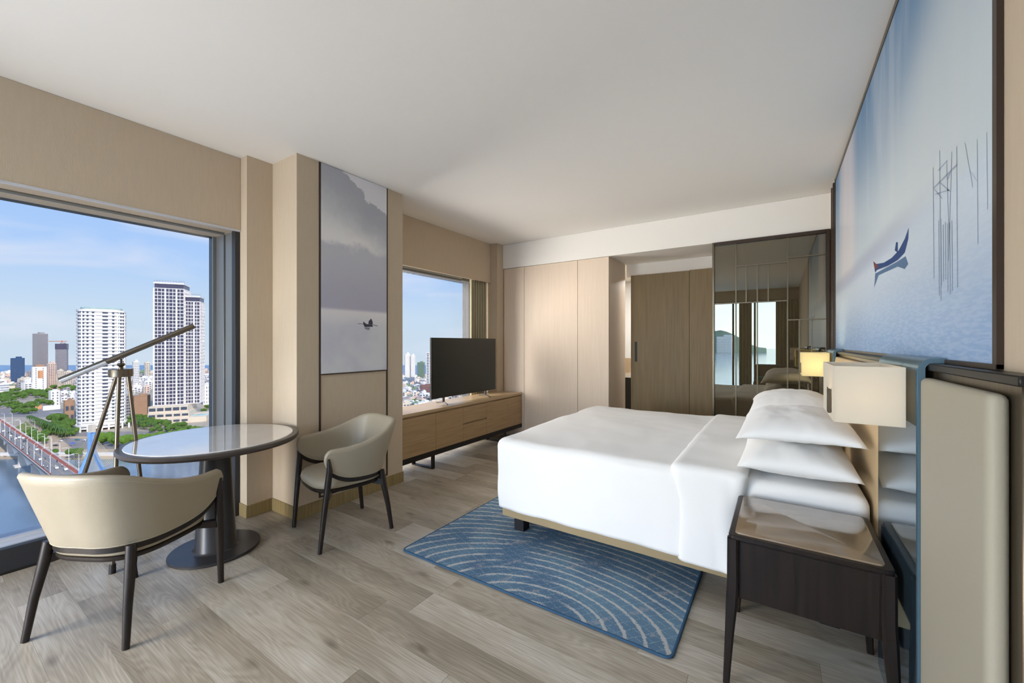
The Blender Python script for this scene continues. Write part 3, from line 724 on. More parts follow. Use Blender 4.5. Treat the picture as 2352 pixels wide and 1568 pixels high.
def fold(p, nn):
    k = .006*noise.noise(Vector((p.x*8+2, p.y*6, p.z*5)))
    if abs(nn.z) < .5:
        k += .007*math.sin(p.x*60+p.z*14+5*noise.noise(Vector((p.x*3, p.y, p.z*4))))*max(0, min(1, (p.x+.30)/.15))
    else: k += .010*math.sin(max(0, min(1, (p.y-2.3)/1.95))*PI)
    # left edge sweeps towards the foot with height
    s = max(0, min(1, (p.z-.5)/.2))
    p = Vector((p.x-.05*s*max(0, 1-(p.x+.47)/.3)+(.06*s if p.x > -.3 else 0), p.y, p.z))
    return p+nn*k
cloth(rounded_box((-.47, 2.336, .06), (-.175, 4.240, .690), .05, .014, fold), 'sheet_fold', lambda c, n: c.z < .165, .006,
      'white sheet folded back over the head end of the duvet', 'sheet')

def pillow(c, L_, W_, h, rot, lab, seed, tilt=(0, 0), bf=.6):
    nu, nv = 44, 34; idx = {}; vs = []; fs = []
    for sgn in (1, -1):
        for i in range(nu+1):
            for j in range(nv+1):
                u, v_ = -1+2*i/nu, -1+2*j/nv
                if sgn < 0 and (i in (0, nu) or j in (0, nv)): idx[(sgn,i,j)] = idx[(1,i,j)]; continue
                th = (max(0, 1-abs(u)**2.6)**.55)*(max(0, 1-abs(v_)**2.6)**.55)
                pin = 1-.07*(1-u*u)**1.0 if True else 1
                px_ = u*(1-.06*(1-v_*v_)); py_ = v_*(1-.07*(1-u*u))
                zz_ = sgn*h/2*th*(1 if sgn > 0 else bf)
                if sgn > 0: zz_ += .012*noise.noise(Vector((u*2.2+seed, v_*2.2, 0)))*th+.005*noise.noise(Vector((u*8+seed, v_*6, 3)))*th
                # creases near the seams
                e_ = max(abs(u), abs(v_)); zz_ += .004*math.sin(math.atan2(v_, u)*22+seed)*max(0, (e_-.72))/.28*(1-e_)*4
                # droop of tips
                zz_ -= .018*(abs(u*v_))**3
                idx[(sgn,i,j)] = len(vs); vs.append((px_*W_/2, py_*L_/2, zz_))
        for i in range(nu):
            for j in range(nv):
                q = (idx[(sgn,i,j)], idx[(sgn,i+1,j)], idx[(sgn,i+1,j+1)], idx[(sgn,i,j+1)])
                fs.append(q if sgn > 0 else q[::-1])
    o = MB().add(vs, fs).build('pillow', M['linen'], None, smooth=True, angle=120)
    o.location = c; o.rotation_euler = (tilt[0], tilt[1], rot)
    tag(o, lab, 'pillow', 'pillows stacked at the head of the bed'); return o
pillow((.068, 2.765, .738), .80, .50, .19, .0, 'white pillow at the bottom of the near stack beside the bedside table', 1, (0, .0), .86)
pillow((.072, 2.76, .889), .80, .52, .20, .0, 'white pillow on top of the near stack beside the bedside table', 5, (.0, -.03), .5)
pillow((.068, 3.72, .738), .80, .50, .19, 0, 'white pillow at the bottom of the far stack', 9, (0, 0), .86)
pillow((.072, 3.70, .893), .80, .52, .205, .02, 'white pillow on top of the far stack, its crown showing behind the near one', 13, (0, -.04), .5)

# ---------------------------------------------------------------- bedside table
ns = empty('bedside_table', (.077, 2.08, 0), label='dark wooden bedside table with a brown marble top beside the bed', cat='table')
nx0, nx1, ny0, ny1, nz = -.25, .25, -.25, .25, .595
MB().prism(rrect(.248, .252, .02), nz-.024, nz-.006).build('top_frame', M['darkwood'], ns, bevel=.003, seg=1)
MB().prism(rrect(.226, .232, .02), nz-.010, nz).build('marble_top', M['stone_brown'], ns, bevel=.002, seg=2)
B(-.222, .222, -.232, .232, .335, nz-.024).build('drawer_box', M['darkwood'], ns, bevel=.002, seg=1)
B(-.208, .208, -.2345, -.2325, .345, nz-.034).build('side_panel', M['darkwood'], ns)
B(-.238, -.223, -.20, .20, .345, nz-.034).build('drawer_front', M['darkwood'], ns, bevel=.002, seg=1)
for sx in (-1, 1):
    for sy in (-1, 1):
        x, y_ = sx*.232, sy*.236
        pts = [(x+sx*.022, y_+sy*.022, 0), (x+sx*.012, y_+sy*.012, .18), (x+sx*.003, y_+sy*.003, .33), (x, y_, .40), (x, y_, nz-.022)]
        ra = [.0115, .0155, .021, .0205, .0195]
        rings = []
        for p, r_ in zip(pts, ra):
            rings.append([(p[0]+r_*a_, p[1]+r_*b_, p[2]) for a_, b_ in ((-.6,-1),(.6,-1),(1,-.6),(1,.6),(.6,1),(-.6,1),(-1,.6),(-1,-.6))])
        MB().loft(rings).build('leg', M['darkwood'], ns, smooth=True, angle=30)
pwb = B(-.035, .045, -.05, .05, .0, .03).build('power_block', M['black_leg'], None, bevel=.004, loc=(.05, 2.55, 0)); tag(pwb, 'small black adapter on the floor under the bed edge behind the bedside table', 'adapter')

# ---------------------------------------------------------------- round table
tb = empty('round_table', (-3.085, 1.155, 0), label='round dark pedestal table with a pale glossy stone top by the window', cat='table')
zt_ = .735
MB().lathe([(.43, zt_-.045), (.468, zt_-.038), (.480, zt_-.024), (.480, zt_-.010), (.475, zt_-.0045), (.447, zt_-.0045), (.447, zt_-.02)], n=96).build('rim', M['table_rim'], tb, smooth=True, angle=30)
MB().lathe([(.2, zt_-.02), (.4455, zt_-.02), (.4455, zt_-.003), (.442, zt_), (.001, zt_)], n=96).build('stone_top', M['stone'], tb, smooth=True, angle=25)
MB().lathe([(.001, zt_-.05), (.42, zt_-.05), (.43, zt_-.045), (.43, zt_-.021), (.001, zt_-.021)], n=64).build('underside_plate', M['darkwood'], tb, smooth=True, angle=30)
MB().lathe([(.128, .018), (.113, .03), (.082, zt_-.05)], n=48).build('pedestal', M['table_black'], tb, smooth=True, angle=60)
MB().lathe([(.244, .0), (.250, .004), (.250, .014), (.246, .018), (.001, .018)], n=80).build('base_plate', M['table_black'], tb, smooth=True, angle=30)

# ---------------------------------------------------------------- arm chairs
def chair_path(s, lean):
    """plan curve, s in -1..1, lean 0 bottom .. 1 top"""
    a = abs(s); sg = 1 if s > 0 else -1
    P0 = [(0, -.235), (.09, -.233), (.165, -.205), (.225, -.14), (.258, -.05), (.272, .06), (.272, .15), (.268, .235)]
    P1 = [(0, -.335), (.12, -.330), (.225, -.290), (.295, -.200), (.318, -.08), (.318, .04), (.308, .14), (.296, .225)]
    t = a*(len(P0)-1); i = min(int(t), len(P0)-2); f = t-i
    def cr(P):
        g_ = lambda k: P[max(0, min(len(P)-1, k))] if k >= 0 else (-P[-k][0], P[-k][1])
        p0, p1, p2, p3 = g_(i-1), g_(i), g_(i+1), g_(i+2)
        return [.5*((2*p1[q])+(-p0[q]+p2[q])*f+(2*p0[q]-5*p1[q]+4*p2[q]-p3[q])*f*f+(-p0[q]+3*p1[q]-3*p2[q]+p3[q])*f**3) for q in (0, 1)]
    a0, a1 = cr(P0), cr(P1)
    return Vector((sg*(a0[0]+(a1[0]-a0[0])*lean), a0[1]+(a1[1]-a0[1])*lean))
def lerp_tab(tab, x):
    x = min(x, tab[-1][0])
    for i in range(len(tab)-1):
        if x <= tab[i+1][0]+1e-9:
            x0, y0 = tab[i]; x1, y1 = tab[i+1]; f = (x-x0)/(x1-x0)
            def sl(j):
                if j == 0: return 0.0
                if j == len(tab)-1: return (tab[j][1]-tab[j-1][1])/(tab[j][0]-tab[j-1][0])
                return (tab[j+1][1]-tab[j-1][1])/(tab[j+1][0]-tab[j-1][0])
            m0, m1 = sl(i)*(x1-x0), sl(i+1)*(x1-x0)
            return (2*f**3-3*f*f+1)*y0+(f**3-2*f*f+f)*m0+(-2*f**3+3*f*f)*y1+(f**3-f*f)*m1
    return tab[-1][1]
TOP = [(0, .785), (.2, .784), (.33, .768), (.47, .722), (.62, .682), (.76, .664), (.88, .661), (.94, .655), (.98, .630), (1.0, .592)]
BOT = [(0, .424), (.3, .424), (.5, .427), (.7, .443), (.82, .468), (.90, .500), (.96, .543), (1.0, .588)]
def make_chair(lab):
    e = empty('armchair', label=lab, cat='chair', group='matching leather armchairs at the round table')
    n, k = 120, 9; rings = []
    th = .017
    for i in range(n+1):
        s = -1+2*i/n; a = abs(s)
        zt, zb = lerp_tab(TOP, a), lerp_tab(BOT, a)
        def pos(z): return chair_path(s, (z-.43)/.355)
        d = (chair_path(min(1, s+.01), .5)-chair_path(max(-1, s-.01), .5)).normalized(); nrm = Vector((d.y, -d.x))   # outward
        hgt = zt-zb; r_ = min(th, hgt*.5); ring = []
        rows = [zb+r_+(hgt-2*r_)*q/k for q in range(k+1)]
        for z in rows: p = pos(z)+nrm*r_*1.0; ring.append((p.x, p.y, z))
        for q in (45, 90, 135):
            p = pos(zt-r_)+nrm*r_*math.cos(math.radians(q)); ring.append((p.x, p.y, zt-r_+r_*math.sin(math.radians(q))))
        for z in rows[::-1]: p = pos(z)-nrm*r_; ring.append((p.x, p.y, z))
        for q in (225, 270, 315):
            p = pos(zb+r_)+nrm*r_*math.cos(math.radians(q)); ring.append((p.x, p.y, zb+r_+r_*math.sin(math.radians(q))))
        rings.append(ring)
    sh = MB().loft(rings).build('backrest_shell', M['leather'], e, smooth=True, angle=80)
    # piping: along the lower edge outside and near the top outside
    for (off, up, tab, r_) in ((.0165, .010, BOT, .0018), (-.0165, .010, BOT, .0018)):
        pts = []
        for i in range(73):
            s = -.975+1.95*i/72; z = lerp_tab(tab, abs(s))+up; p = chair_path(s, (z-.43)/.355)
            d = (chair_path(min(1, s+.01), .5)-chair_path(max(-1, s-.01), .5)).normalized(); nrm = Vector((d.y, -d.x)); p = p+nrm*off; pts.append((p.x, p.y, z))
        MB().tube(pts, r_, n=6).build('piping', M['piping'], sh, smooth=True)
    pts = []
    for i in range(97):
        s = -.92+1.84*i/96; z = lerp_tab(TOP, abs(s))-.022; p = chair_path(s, (z-.43)/.355)
        d = (chair_path(min(1, s+.01), .5)-chair_path(max(-1, s-.01), .5)).normalized(); nrm = Vector((d.y, -d.x)); p = p+nrm*.0168; pts.append((p.x, p.y, z))
    MB().tube(pts, .0013, n=5).build('top_stitching', M['piping'], sh, smooth=True)
    # wooden rail following the lower edge of the shell
    rr = []
    for i in range(61):
        s = -.93+1.86*i/60; z = lerp_tab(BOT, abs(s)); p = chair_path(s, (z-.43)/.355)
        d = (chair_path(min(1, s+.01), .5)-chair_path(max(-1, s-.01), .5)).normalized(); nrm = Vector((d.y, -d.x))
        w, h_ = .012, .025
        rr.append([(p.x+nrm.x*w, p.y+nrm.y*w, z+.002), (p.x-nrm.x*w, p.y-nrm.y*w, z+.002), (p.x-nrm.x*w, p.y-nrm.y*w, z-h_+.004), (p.x-nrm.x*w*.5, p.y-nrm.y*w*.5, z-h_), (p.x+nrm.x*w*.5, p.y+nrm.y*w*.5, z-h_), (p.x+nrm.x*w, p.y+nrm.y*w, z-h_+.004)])
    MB().loft(rr).build('arm_rail', M['darkwood'], e, smooth=True, angle=40)
    # seat cushion: superellipse plan
    def plan(sc, n=56):
        o_ = []
        for j in range(n):
            a = 2*PI*j/n; c_, s_ = math.cos(a), math.sin(a); ex = .62
            x = math.copysign(abs(c_)**ex, c_)*.248*sc*(1+.04*s_); y_ = math.copysign(abs(s_)**ex, s_)*.245*sc+.01
            o_.append((x, y_))
        return o_
    prof = [(.90, .377), (.985, .385), (1.0, .402), (.985, .422), (.93, .440), (.82, .452), (.6, .460), (.3, .463), (.02, .464)]
    MB().loft([[(x, y_, z) for x, y_ in plan(s_)] for s_, z in prof]).build('seat', M['leather'], e, smooth=True, angle=80)
    MB().loft([[(x, y_, z) for x, y_ in plan(s_)] for s_, z in ((.90, .355), (.965, .357), (.985, .364), (.985, .377), (.93, .381))]).build('seat_frame', M['darkwood'], e, smooth=True, angle=40)
    # legs
    for sx in (-1, 1):
        MB().tube([(sx*.265, .25, 0), (sx*.276, .232, .20), (sx*.290, .208, .44), (sx*.297, .200, .53), (sx*.2985, .207, .605)], [.0135, .0165, .020, .019, .008], n=12, sq=1.15).build('leg', M['darkwood'], e, smooth=True, angle=60)
        MB().tube([(sx*.25, -.257, 0), (sx*.235, -.235, .18), (sx*.216, -.205, .36), (sx*.210, -.198, .43)], [.0135, .017, .0215, .019], n=12, sq=1.1).build('leg', M['darkwood'], e, smooth=True, angle=60)
        MB().loft([[(sx*.284, .235, .333), (sx*.284, .195, .333), (sx*.284, .195, .372), (sx*.284, .235, .372)], [(sx*.16, .15, .352), (sx*.16, .12, .352), (sx*.16, .12, .374), (sx*.16, .15, .374)]]).build('stretcher', M['darkwood'], e)
        MB().loft([[(sx*.218, -.222, .325), (sx*.238, -.200, .325), (sx*.238, -.200, .372), (sx*.218, -.222, .372)], [(sx*.12, -.12, .350), (sx*.14, -.10, .350), (sx*.14, -.10, .374), (sx*.12, -.12, .374)]]).build('stretcher', M['darkwood'], e)
    return e
ca = make_chair('cream leather armchair in front of the window, seen from behind')
bpy.context.view_layer.update()
ca.location = (-2.752, .666, .0005); ca.rotation_euler.z = math.radians(118.4-90)
cb_ = copy_tree(ca); tag(cb_, 'cream leather armchair against the beige column, facing the round table')
cb_.location = (-2.666, 1.797, .0005); cb_.rotation_euler.z = math.radians(257.5-90)

# ---------------------------------------------------------------- tripod reading lamp
hub = PD(278, 856, 2.52)
tl = empty('tripod_floor_lamp', (hub.x, hub.y, 0), label='brushed metal tripod floor lamp with a long tilted tube by the window', cat='lamp')
def hl(p): return Vector(p)-Vector((hub.x, hub.y, 0))
hz = hub.z
MB().lathe([(.001, hz-.024), (.056, hz-.024), (.058, hz-.021), (.058, hz+.021), (.056, hz+.024), (.001, hz+.024)], n=32).build('hub', M['lampmetal'], tl, smooth=True, angle=30)
MB().lathe([(.012, hz+.024), (.012, hz+.034), (.008, hz+.036), (.018, hz+.046), (.020, hz+.052), (.016, hz+.060), (.006, hz+.062)], n=20).build('swivel', M['lampmetal'], tl, smooth=True)
rgt = Vector((CS, SN, 0)); fwd = Vector((-SN, CS, 0))
MB().tube([-rgt*.055+Vector((0,0,hz)), -rgt*.082+Vector((0,0,hz))], .007).build('knob', M['lampmetal'], tl, smooth=True)
feet = [P(258, 1316), PD(136, 1263, 2.648), PD(342, 1263, 2.648)]
for f_ in feet:
    fl_ = hl(f_); dirv = Vector((fl_.x, fl_.y, 0)).normalized()
    top = dirv*.036+Vector((0, 0, hz-.02)); foot = Vector((fl_.x, fl_.y, .0))
    m_ = foot+(top-foot)*.035
    lg = MB().tube([top, m_], [.0105, .0115], n=12).build('leg', M['lampmetal'], tl, smooth=True)
    MB().tube([foot+(top-foot)*.045, foot], [.0155, .017], n=12).build('rubber_foot', M['black_metal'], lg, smooth=True)
a_ = hl(PD(139, 874, 2.30)); b2 = hl(PD(446, 748, 2.62)); ts = hl(PD(247, 830, 2.42))
t_ax = (b2-a_).normalized()
MB().tube([a_+t_ax*(ts-a_).length, b2], .0165, n=20).build('tube_housing', M['lampmetal'], tl, smooth=True, angle=50)
# half shell with the diffuser underneath
MB().tube([a_, a_+t_ax*((ts-a_).length-.001)], .0165, n=20).build('light_diffuser', M['lampdiff'], tl, smooth=True, angle=50)
up_ = Vector((0,0,1)); sidev = t_ax.cross(up_).normalized(); upv = sidev.cross(t_ax).normalized()
rings = []
for p in (a_-t_ax*.001, a_+t_ax*((ts-a_).length)):
    ro = [p+sidev*.0185*math.cos(math.radians(q))+upv*.0185*math.sin(math.radians(q)) for q in range(20, 181, 16)]
    ri = [p+sidev*.0168*math.cos(math.radians(q))+upv*.0168*math.sin(math.radians(q)) for q in range(20, 181, 16)]
    rings.append(ro+ri[::-1])
MB().loft(rings).build('tube_cover', M['lampmetal'], tl, smooth=True, angle=50)
mid = hl(PD(276, 822, 2.455)); 
MB().tube([Vector((0, 0, hz+.058)), mid-upv*.012], .0055, n=10).build('swivel_arm', M['lampmetal'], tl, smooth=True)

# ================================================================ CITY OUTSIDE
EYE = 90.0; U = 1.5
GZ = H-EYE                                         # street level below the eye
def G(px, py, dz=0.0): return P(px, py, GZ+dz)
C = {}
C['land'] = mat('city_ground', srgb(196, 184, 166), rough=.9, var=.25, vscale=.03)
C['sand'] = mat('promenade_sand', srgb(205, 184, 158), rough=.9, var=.12, vscale=.1)
C['asphalt'] = mat('asphalt', srgb(150, 147, 146), rough=.85, var=.1, vscale=.1)
C['line'] = mat('road_paint', srgb(214, 196, 150), rough=.8)
C['linew'] = mat('road_paint_white', srgb(226, 226, 226), rough=.8)
C['grass'] = mat('grass', srgb(140, 150, 84), rough=.95, var=.2, vscale=.2)
C['white'] = mat('white_render', srgb(240, 238, 236), rough=.8)
C['cream'] = mat('cream_render', srgb(226, 214, 196), rough=.8)
C['greyb'] = mat('grey_concrete', srgb(168, 164, 166), rough=.8)
C['brown'] = mat('brown_stone', srgb(176, 142, 118), rough=.8)
C['brick'] = mat('red_brown_render', srgb(140, 104, 98), rough=.8)
C['greenb'] = mat('green_render', srgb(136, 160, 134), rough=.8)
C['pinkish'] = mat('pale_pink_render', srgb(226, 200, 184), rough=.8)
C['blueg'] = mat('blue_glass_facade', srgb(58, 88, 128), rough=.25, spec=.6)
C['win'] = mat('far_window_glass', srgb(84, 92, 110), rough=.3)
C['windk'] = mat('violet_dark_window', srgb(84, 82, 104), rough=.3)
C['winteal'] = mat('teal_window', srgb(170, 200, 196), rough=.3)
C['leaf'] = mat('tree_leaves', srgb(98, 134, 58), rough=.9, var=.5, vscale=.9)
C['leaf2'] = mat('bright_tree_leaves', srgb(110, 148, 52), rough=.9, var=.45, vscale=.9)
C['palm'] = mat('palm_leaves', srgb(78, 112, 58), rough=.9)
C['bark'] = mat('bark', srgb(140, 122, 102), rough=.95)
C['redwalk'] = mat('red_footway', srgb(176, 104, 92), rough=.85)
C['bridge'] = mat('bridge_concrete', srgb(232, 224, 216), rough=.8)
C['pylon'] = mat('pale_blue_paint', srgb(130, 176, 228), rough=.5)
C['cable'] = mat('yellow_cable', srgb(206, 190, 150), rough=.6)
C['roofr'] = mat('orange_roof', srgb(216, 160, 118), rough=.8)
C['pool'] = mat('pool_water', srgb(150, 206, 214), rough=.1)
C['car'] = mat('white_car_paint', srgb(240, 240, 242), rough=.25, coat=.5); C['card'] = mat('dark_car_paint', srgb(58, 62, 74), rough=.3, coat=.5)
C['teal'] = mat('teal_tarp', srgb(70, 150, 150), rough=.5); C['blue'] = mat('blue_tarp', srgb(84, 110, 190), rough=.6)
C['orange'] = mat('orange_machine', srgb(220, 110, 60), rough=.5)
C['hill'] = mat('forest_hill', srgb(92, 118, 112), rough=1, var=.2, vscale=.01)

def water_mat(name, deep, rough, scale, bump):
    m, nt, b = nodes_mat(name, rough); b.inputs['Base Color'].default_value = deep
    b.inputs['Specular IOR Level'].default_value = .5
    g = NT(nt); tc = g.N('ShaderNodeTexCoord'); n = g.noise(tc.outputs['Object'], scale, 4, (1, 1, 1))
    bp = g.N('ShaderNodeBump'); bp.inputs['Strength'].default_value = bump; bp.inputs['Distance'].default_value = .3; g.L(n, bp.inputs['Height']); g.L(bp.outputs[0], b.inputs['Normal'])
    n2 = g.noise(tc.outputs['Object'], .018, 3, (1, 3, 1))
    c = g.mix(g.sm(n2, .42, .62), deep, tuple(q*.7 for q in deep[:3])+(1,)); g.L(c, b.inputs['Base Color'])
    return m
C['river'] = water_mat('river_water', srgb(118, 140, 158), .12, .35, .25)
C['sea'] = water_mat('sea_water', srgb(92, 146, 190), .3, .05, .2)
def quadRD(pts, z): return [RD(r, d, z) for r, d in pts]
def slab(name, pts, z0, z1, m, parent=None):
    return MB().prism([(p.x, p.y) for p in quadRD([(a*U, b*U) for a, b in pts], 0)], z0, z1).build(name, m, parent)
BK = 219.0
o = slab('river', [(-3000, -5200), (3000, -5200), (3000, BK), (-3000, BK)], GZ-2.6, GZ-1.6, C['river']); tag(o, kind='structure')
o = slab('sea', [(-2500, 776), (1500, 776), (1500, 1117), (-2500, 1117)], GZ-2, GZ-.4, C['sea']); tag(o, kind='structure')
gr = slab('ground', [(-2500, BK+1), (1500, BK+1), (1500, 777), (-2500, 777)], GZ-3, GZ, C['land']); tag(gr, kind='structure')
slab('embankment_wall', [(-320, BK-.6), (60, BK-.6), (60, BK+2.2), (-320, BK+2.2)], GZ-2.2, GZ+.9, C['white'], gr)
slab('lower_quay', [(-320, BK-5), (-170, BK-5), (-170, BK-.6), (-320, BK-.6)], GZ-2.2, GZ-1.0, C['sand'], gr)
slab('promenade', [(-320, BK+2.2), (-60, BK+2.2), (-60, BK+42), (-320, BK+42)], GZ, GZ+.05, C['sand'], gr)
slab('river_road', [(-420, 262), (100, 262), (100, 276), (-420, 276)], GZ, GZ+.08, C['asphalt'], gr)
slab('junction', [(-620, 330), (-150, 330), (-170, 372), (-640, 372)], GZ, GZ+.08, C['asphalt'], gr)
for k in range(9): slab('crossing_stripe', [(-400+k*18, 351), (-390+k*18, 351), (-390+k*18, 352.2), (-400+k*18, 352.2)], GZ+.08, GZ+.12, C['linew'], gr)
MB().prism([(q.x, q.y) for q in (G(30, 985), G(62, 966), G(100, 972), G(150, 1003), G(110, 1012), G(60, 1005))], GZ+.05, GZ+.12).build('lawn', C['grass'], gr)
MB().prism([(q.x, q.y) for q in (G(60, 968), G(64, 966), G(140, 1005), G(118, 1015), G(112, 1010))], GZ+.12, GZ+.2).build('garden_path', C['sand'], gr)
MB().prism([(q.x, q.y) for q in (G(140, 1008), G(172, 1006), G(230, 1012), G(300, 1018), G(300, 1030), G(170, 1032))], GZ+.1, GZ+.16).build('riverside_lane', C['asphalt'], gr)
# construction land right of the second tower
MB().prism([(q.x, q.y) for q in (G(466, 933), G(520, 931), G(530, 968), G(466, 968))], GZ+.05, GZ+.15).build('building_site', C['sand'], gr)

def frame_at(px, py, rot=0.0):
    c = G(px, py); az = math.atan2(c.y, c.x)
    f = Vector((math.cos(az+rot), math.sin(az+rot), 0)); r = Vector((f.y, -f.x, 0)); return c, r, f   # f away from viewer, r to the right
def heights(px, yt, yb):
    d = EYE*F/(yb-HY); return (yb-yt)*d/F, d
def bsize(px0, px1, yb):
    c = G((px0+px1)/2, yb); R = math.hypot(c.x, c.y)
    a = math.atan((px1-CX)/F)-math.atan((px0-CX)/F); return 2*R*math.tan(a/2), R
def building(name, px0, px1, yt, yb, m, wm=None, dep=.7, rot=0.0, rows=0, cols=0, scols=0, label=None, group=None, roof=True, band=.5, cat='building', wfrac=.55, side=1):
    """solid body with a grid of real window boxes; parts: walls, windows, roof_block"""
    pc_ = (px0+px1)/2; c, r, f = frame_at(pc_, yb, rot); h, d = heights(pc_, yt, yb); w, R = bsize(px0, px1, yb)
    k = abs(math.cos(rot))+dep*abs(math.sin(rot)); w = w/k; D = w*dep
    e = empty(name, (c.x, c.y, GZ), label=label, cat=cat, group=group)
    o0 = Vector((0, 0, 0)); ctr = f*(D/2)
    MB().obox(ctr, r, f, 0, h, w/2, D/2).build('walls', m, e)
    if rows:
        mb = MB(); fh = h/(rows+.6)
        for i in range(rows):
            z0 = fh*(i+.45); z1 = z0+fh*band
            for j in range(cols):
                x = -w/2+w*(j+.5)/cols
                mb.obox(r*x+f*(-.02), r, f, z0, z1, w/cols*wfrac/2, .12)
            for j in range(scols):
                q = D*(j+.5)/scols
                mb.obox(r*(side*(w/2+.02))+f*q, r, f, z0, z1, .12, D/scols*wfrac/2)
        tag(mb.build('windows', wm or C['win'], e), kind='stuff')
    if roof: MB().obox(ctr+r*w*.08, r, f, h, h+min(3.5, h*.06), w*.22, D*.25).build('roof_block', m, e)
    return e, r, f, w, D, h

# --- the round white tower with balconies on every floor
px0, px1, yt, yb = 172, 296, 706, 988
c, r, f = frame_at(234, yb); h, d = heights(234, yt, yb); w, R = bsize(px0, px1, yb)
e = empty('white_tower', (c.x, c.y, GZ), label='tall white round-cornered apartment tower with balconies on every floor', cat='building')
def oval(sc, sd=1.0, bulge=0):
    q = []
    for j in range(48):
        a = 2*PI*j/48; cc, ss = math.cos(a), math.sin(a); ex = .62
        X = math.copysign(abs(cc)**ex, cc)*w/2*.93; Y = math.copysign(abs(ss)**ex, ss)*w*.30
        k = sc+bulge*(.5+.5*math.cos(a*10))
        v_ = r*X*k+f*(Y*k+w*.32); q.append((v_.x, v_.y))
    return q
MB().prism(oval(.93), 2, h-4).build('core_walls', C['white'], e)
nf = 31; fh = (h-13)/nf
wb_ = MB()
for j in range(48):
    if j % 2: continue
    q = oval(.936); a, b_ = Vector(q[j]), Vector(q[(j+1) % 48]); m0 = (a+b_)/2; t = (b_-a).normalized(); n_ = Vector((t.y, -t.x))
    if Vector((n_.x, n_.y, 0)).dot(f) > .5: continue
    for i in range(nf): wb_.obox((m0.x, m0.y, 0), (t.x, t.y, 0), (n_.x, n_.y, 0), 9+i*fh+fh*.36, 9+i*fh+fh*.92, (b_-a).length*.42, .15)
tag(wb_.build('windows', C['win'], e), kind='stuff')
pr_ = MB()
for j in range(0, 48, 5):
    q = oval(.985)[j]; pr_.obox((q[0], q[1], 0), r, f, 5, h-5, .5, .35)
tag(pr_.build('piers', C['white'], e), kind='stuff')
for i in range(nf+1):
    z_ = 9+i*fh
    MB().prism(oval(1.0, 1, .022), z_-.4, z_+fh*.38).build('balcony', C['white'], e)
MB().prism(oval(.82), h-4.2, h-1.2).build('penthouse', C['white'], e); MB().prism(oval(.86), h-1.2, h).build('roof_edge', C['winteal'], e)
MB().prism(oval(1.06), 5.2, 6.8).build('entrance_canopy', C['white'], e)
for k in range(9): v_ = r*(w*(-.52+.13*k))+f*(-.2); MB().obox(v_, r, f, 0, 5.3, .7, .7).build('column', C['white'], e)

# --- the twin-block tower with violet windows
px0, px1, yt, yb = 345, 468, 643, 968
c, r, f = frame_at(406, yb, math.radians(-14)); h, d = heights(406, yt, yb); w, R = bsize(px0, px1, yb)
e = empty('grid_tower', (c.x, c.y, GZ), label='tallest tower with violet window bands and a terraced podium', cat='building')
w *= .86
def block(x0, x1, y0, y1, z0, z1, nfl, nb, nsd):
    cc = r*((x0+x1)/2)+f*((y0+y1)/2); hx_, hy_ = (x1-x0)/2, (y1-y0)/2
    MB().obox(cc, r, f, z0, z1, hx_, hy_).build('glass_core', C['windk'], e)
    fh_ = (z1-z0)/nfl
    for i in range(nfl+1):
        z_ = z0+i*fh_; MB().obox(cc, r, f, z_-.2, z_+fh_*.16, hx_+.45, hy_+.45).build('floor_band', C['white'], e)
    mb = MB()
    for j in range(nb+1): mb.obox(r*(x0+(x1-x0)*j/nb)+f*(y0-.25), r, f, z0, z1, (.8 if j % 3 == 0 else .22), .3)
    for j in range(nsd+1):
        mb.obox(r*(x0-.25)+f*(y0+(y1-y0)*j/nsd), r, f, z0, z1, .3, .35); mb.obox(r*(x1+.25)+f*(y0+(y1-y0)*j/nsd), r, f, z0, z1, .3, .35)
    tag(mb.build('wall_piers', C['white'], e), kind='stuff')
    MB().obox(cc, r, f, z1, z1+5.4, hx_*.97, hy_*.97).build('crown', C['windk'], e)
    MB().obox(cc, r, f, z1+5.4, z1+7.2, hx_+.4, hy_+.4).build('crown_edge', C['white'], e)
    mb = MB()
    for j in range(12): mb.obox(cc+r*(-hx_+2*hx_*j/11)+f*(-hy_*.9), r, f, z1+7.2, z1+9.4, .15, .15)
    mb.obox(cc-f*hy_*.9, r, f, z1+9.2, z1+9.5, hx_, .15); tag(mb.build('roof_trellis', C['greyb'], e), kind='stuff')
block(-w/2, w*.16, 0, w*.62, 13*U, h-7*U, 33, 8, 8)
block(w*.16, w*.5, w*.12, w*.62, 13*U, h-16*U, 30, 5, 5)
# podium
for (z0, z1, x0, x1, yq) in ((0, 4*U, -.56, .74, -.30), (4*U, 8.2*U, -.56, .34, -.26), (8.2*U, 13*U, -.56, .30, -.22)):
    cc = r*((x0+x1)/2*w)+f*(yq*w/2+w*.35)
    MB().obox(cc, r, f, z0, z1, (x1-x0)/2*w, w*.35-yq*w/2).build('podium', C['cream'], e)
    mb = MB(); nb = 5
    for j in range(nb):
        xx = w*(x0+(x1-x0)*(j+.5)/nb) if z0 else w*(x0+.9*(j+.5)/nb)
        mb.obox(r*xx+f*(yq*w-.1), r, f, z0+2.0, z1-1.8, w*(.9)/nb*.38, .2)
    tag(mb.build('podium_windows', C['win'], e), kind='stuff')
MB().obox(r*(w*.54)+f*(w*.02), r, f, 4*U, 4*U+.3, w*.19, w*.10).build('pool', C['pool'], e)

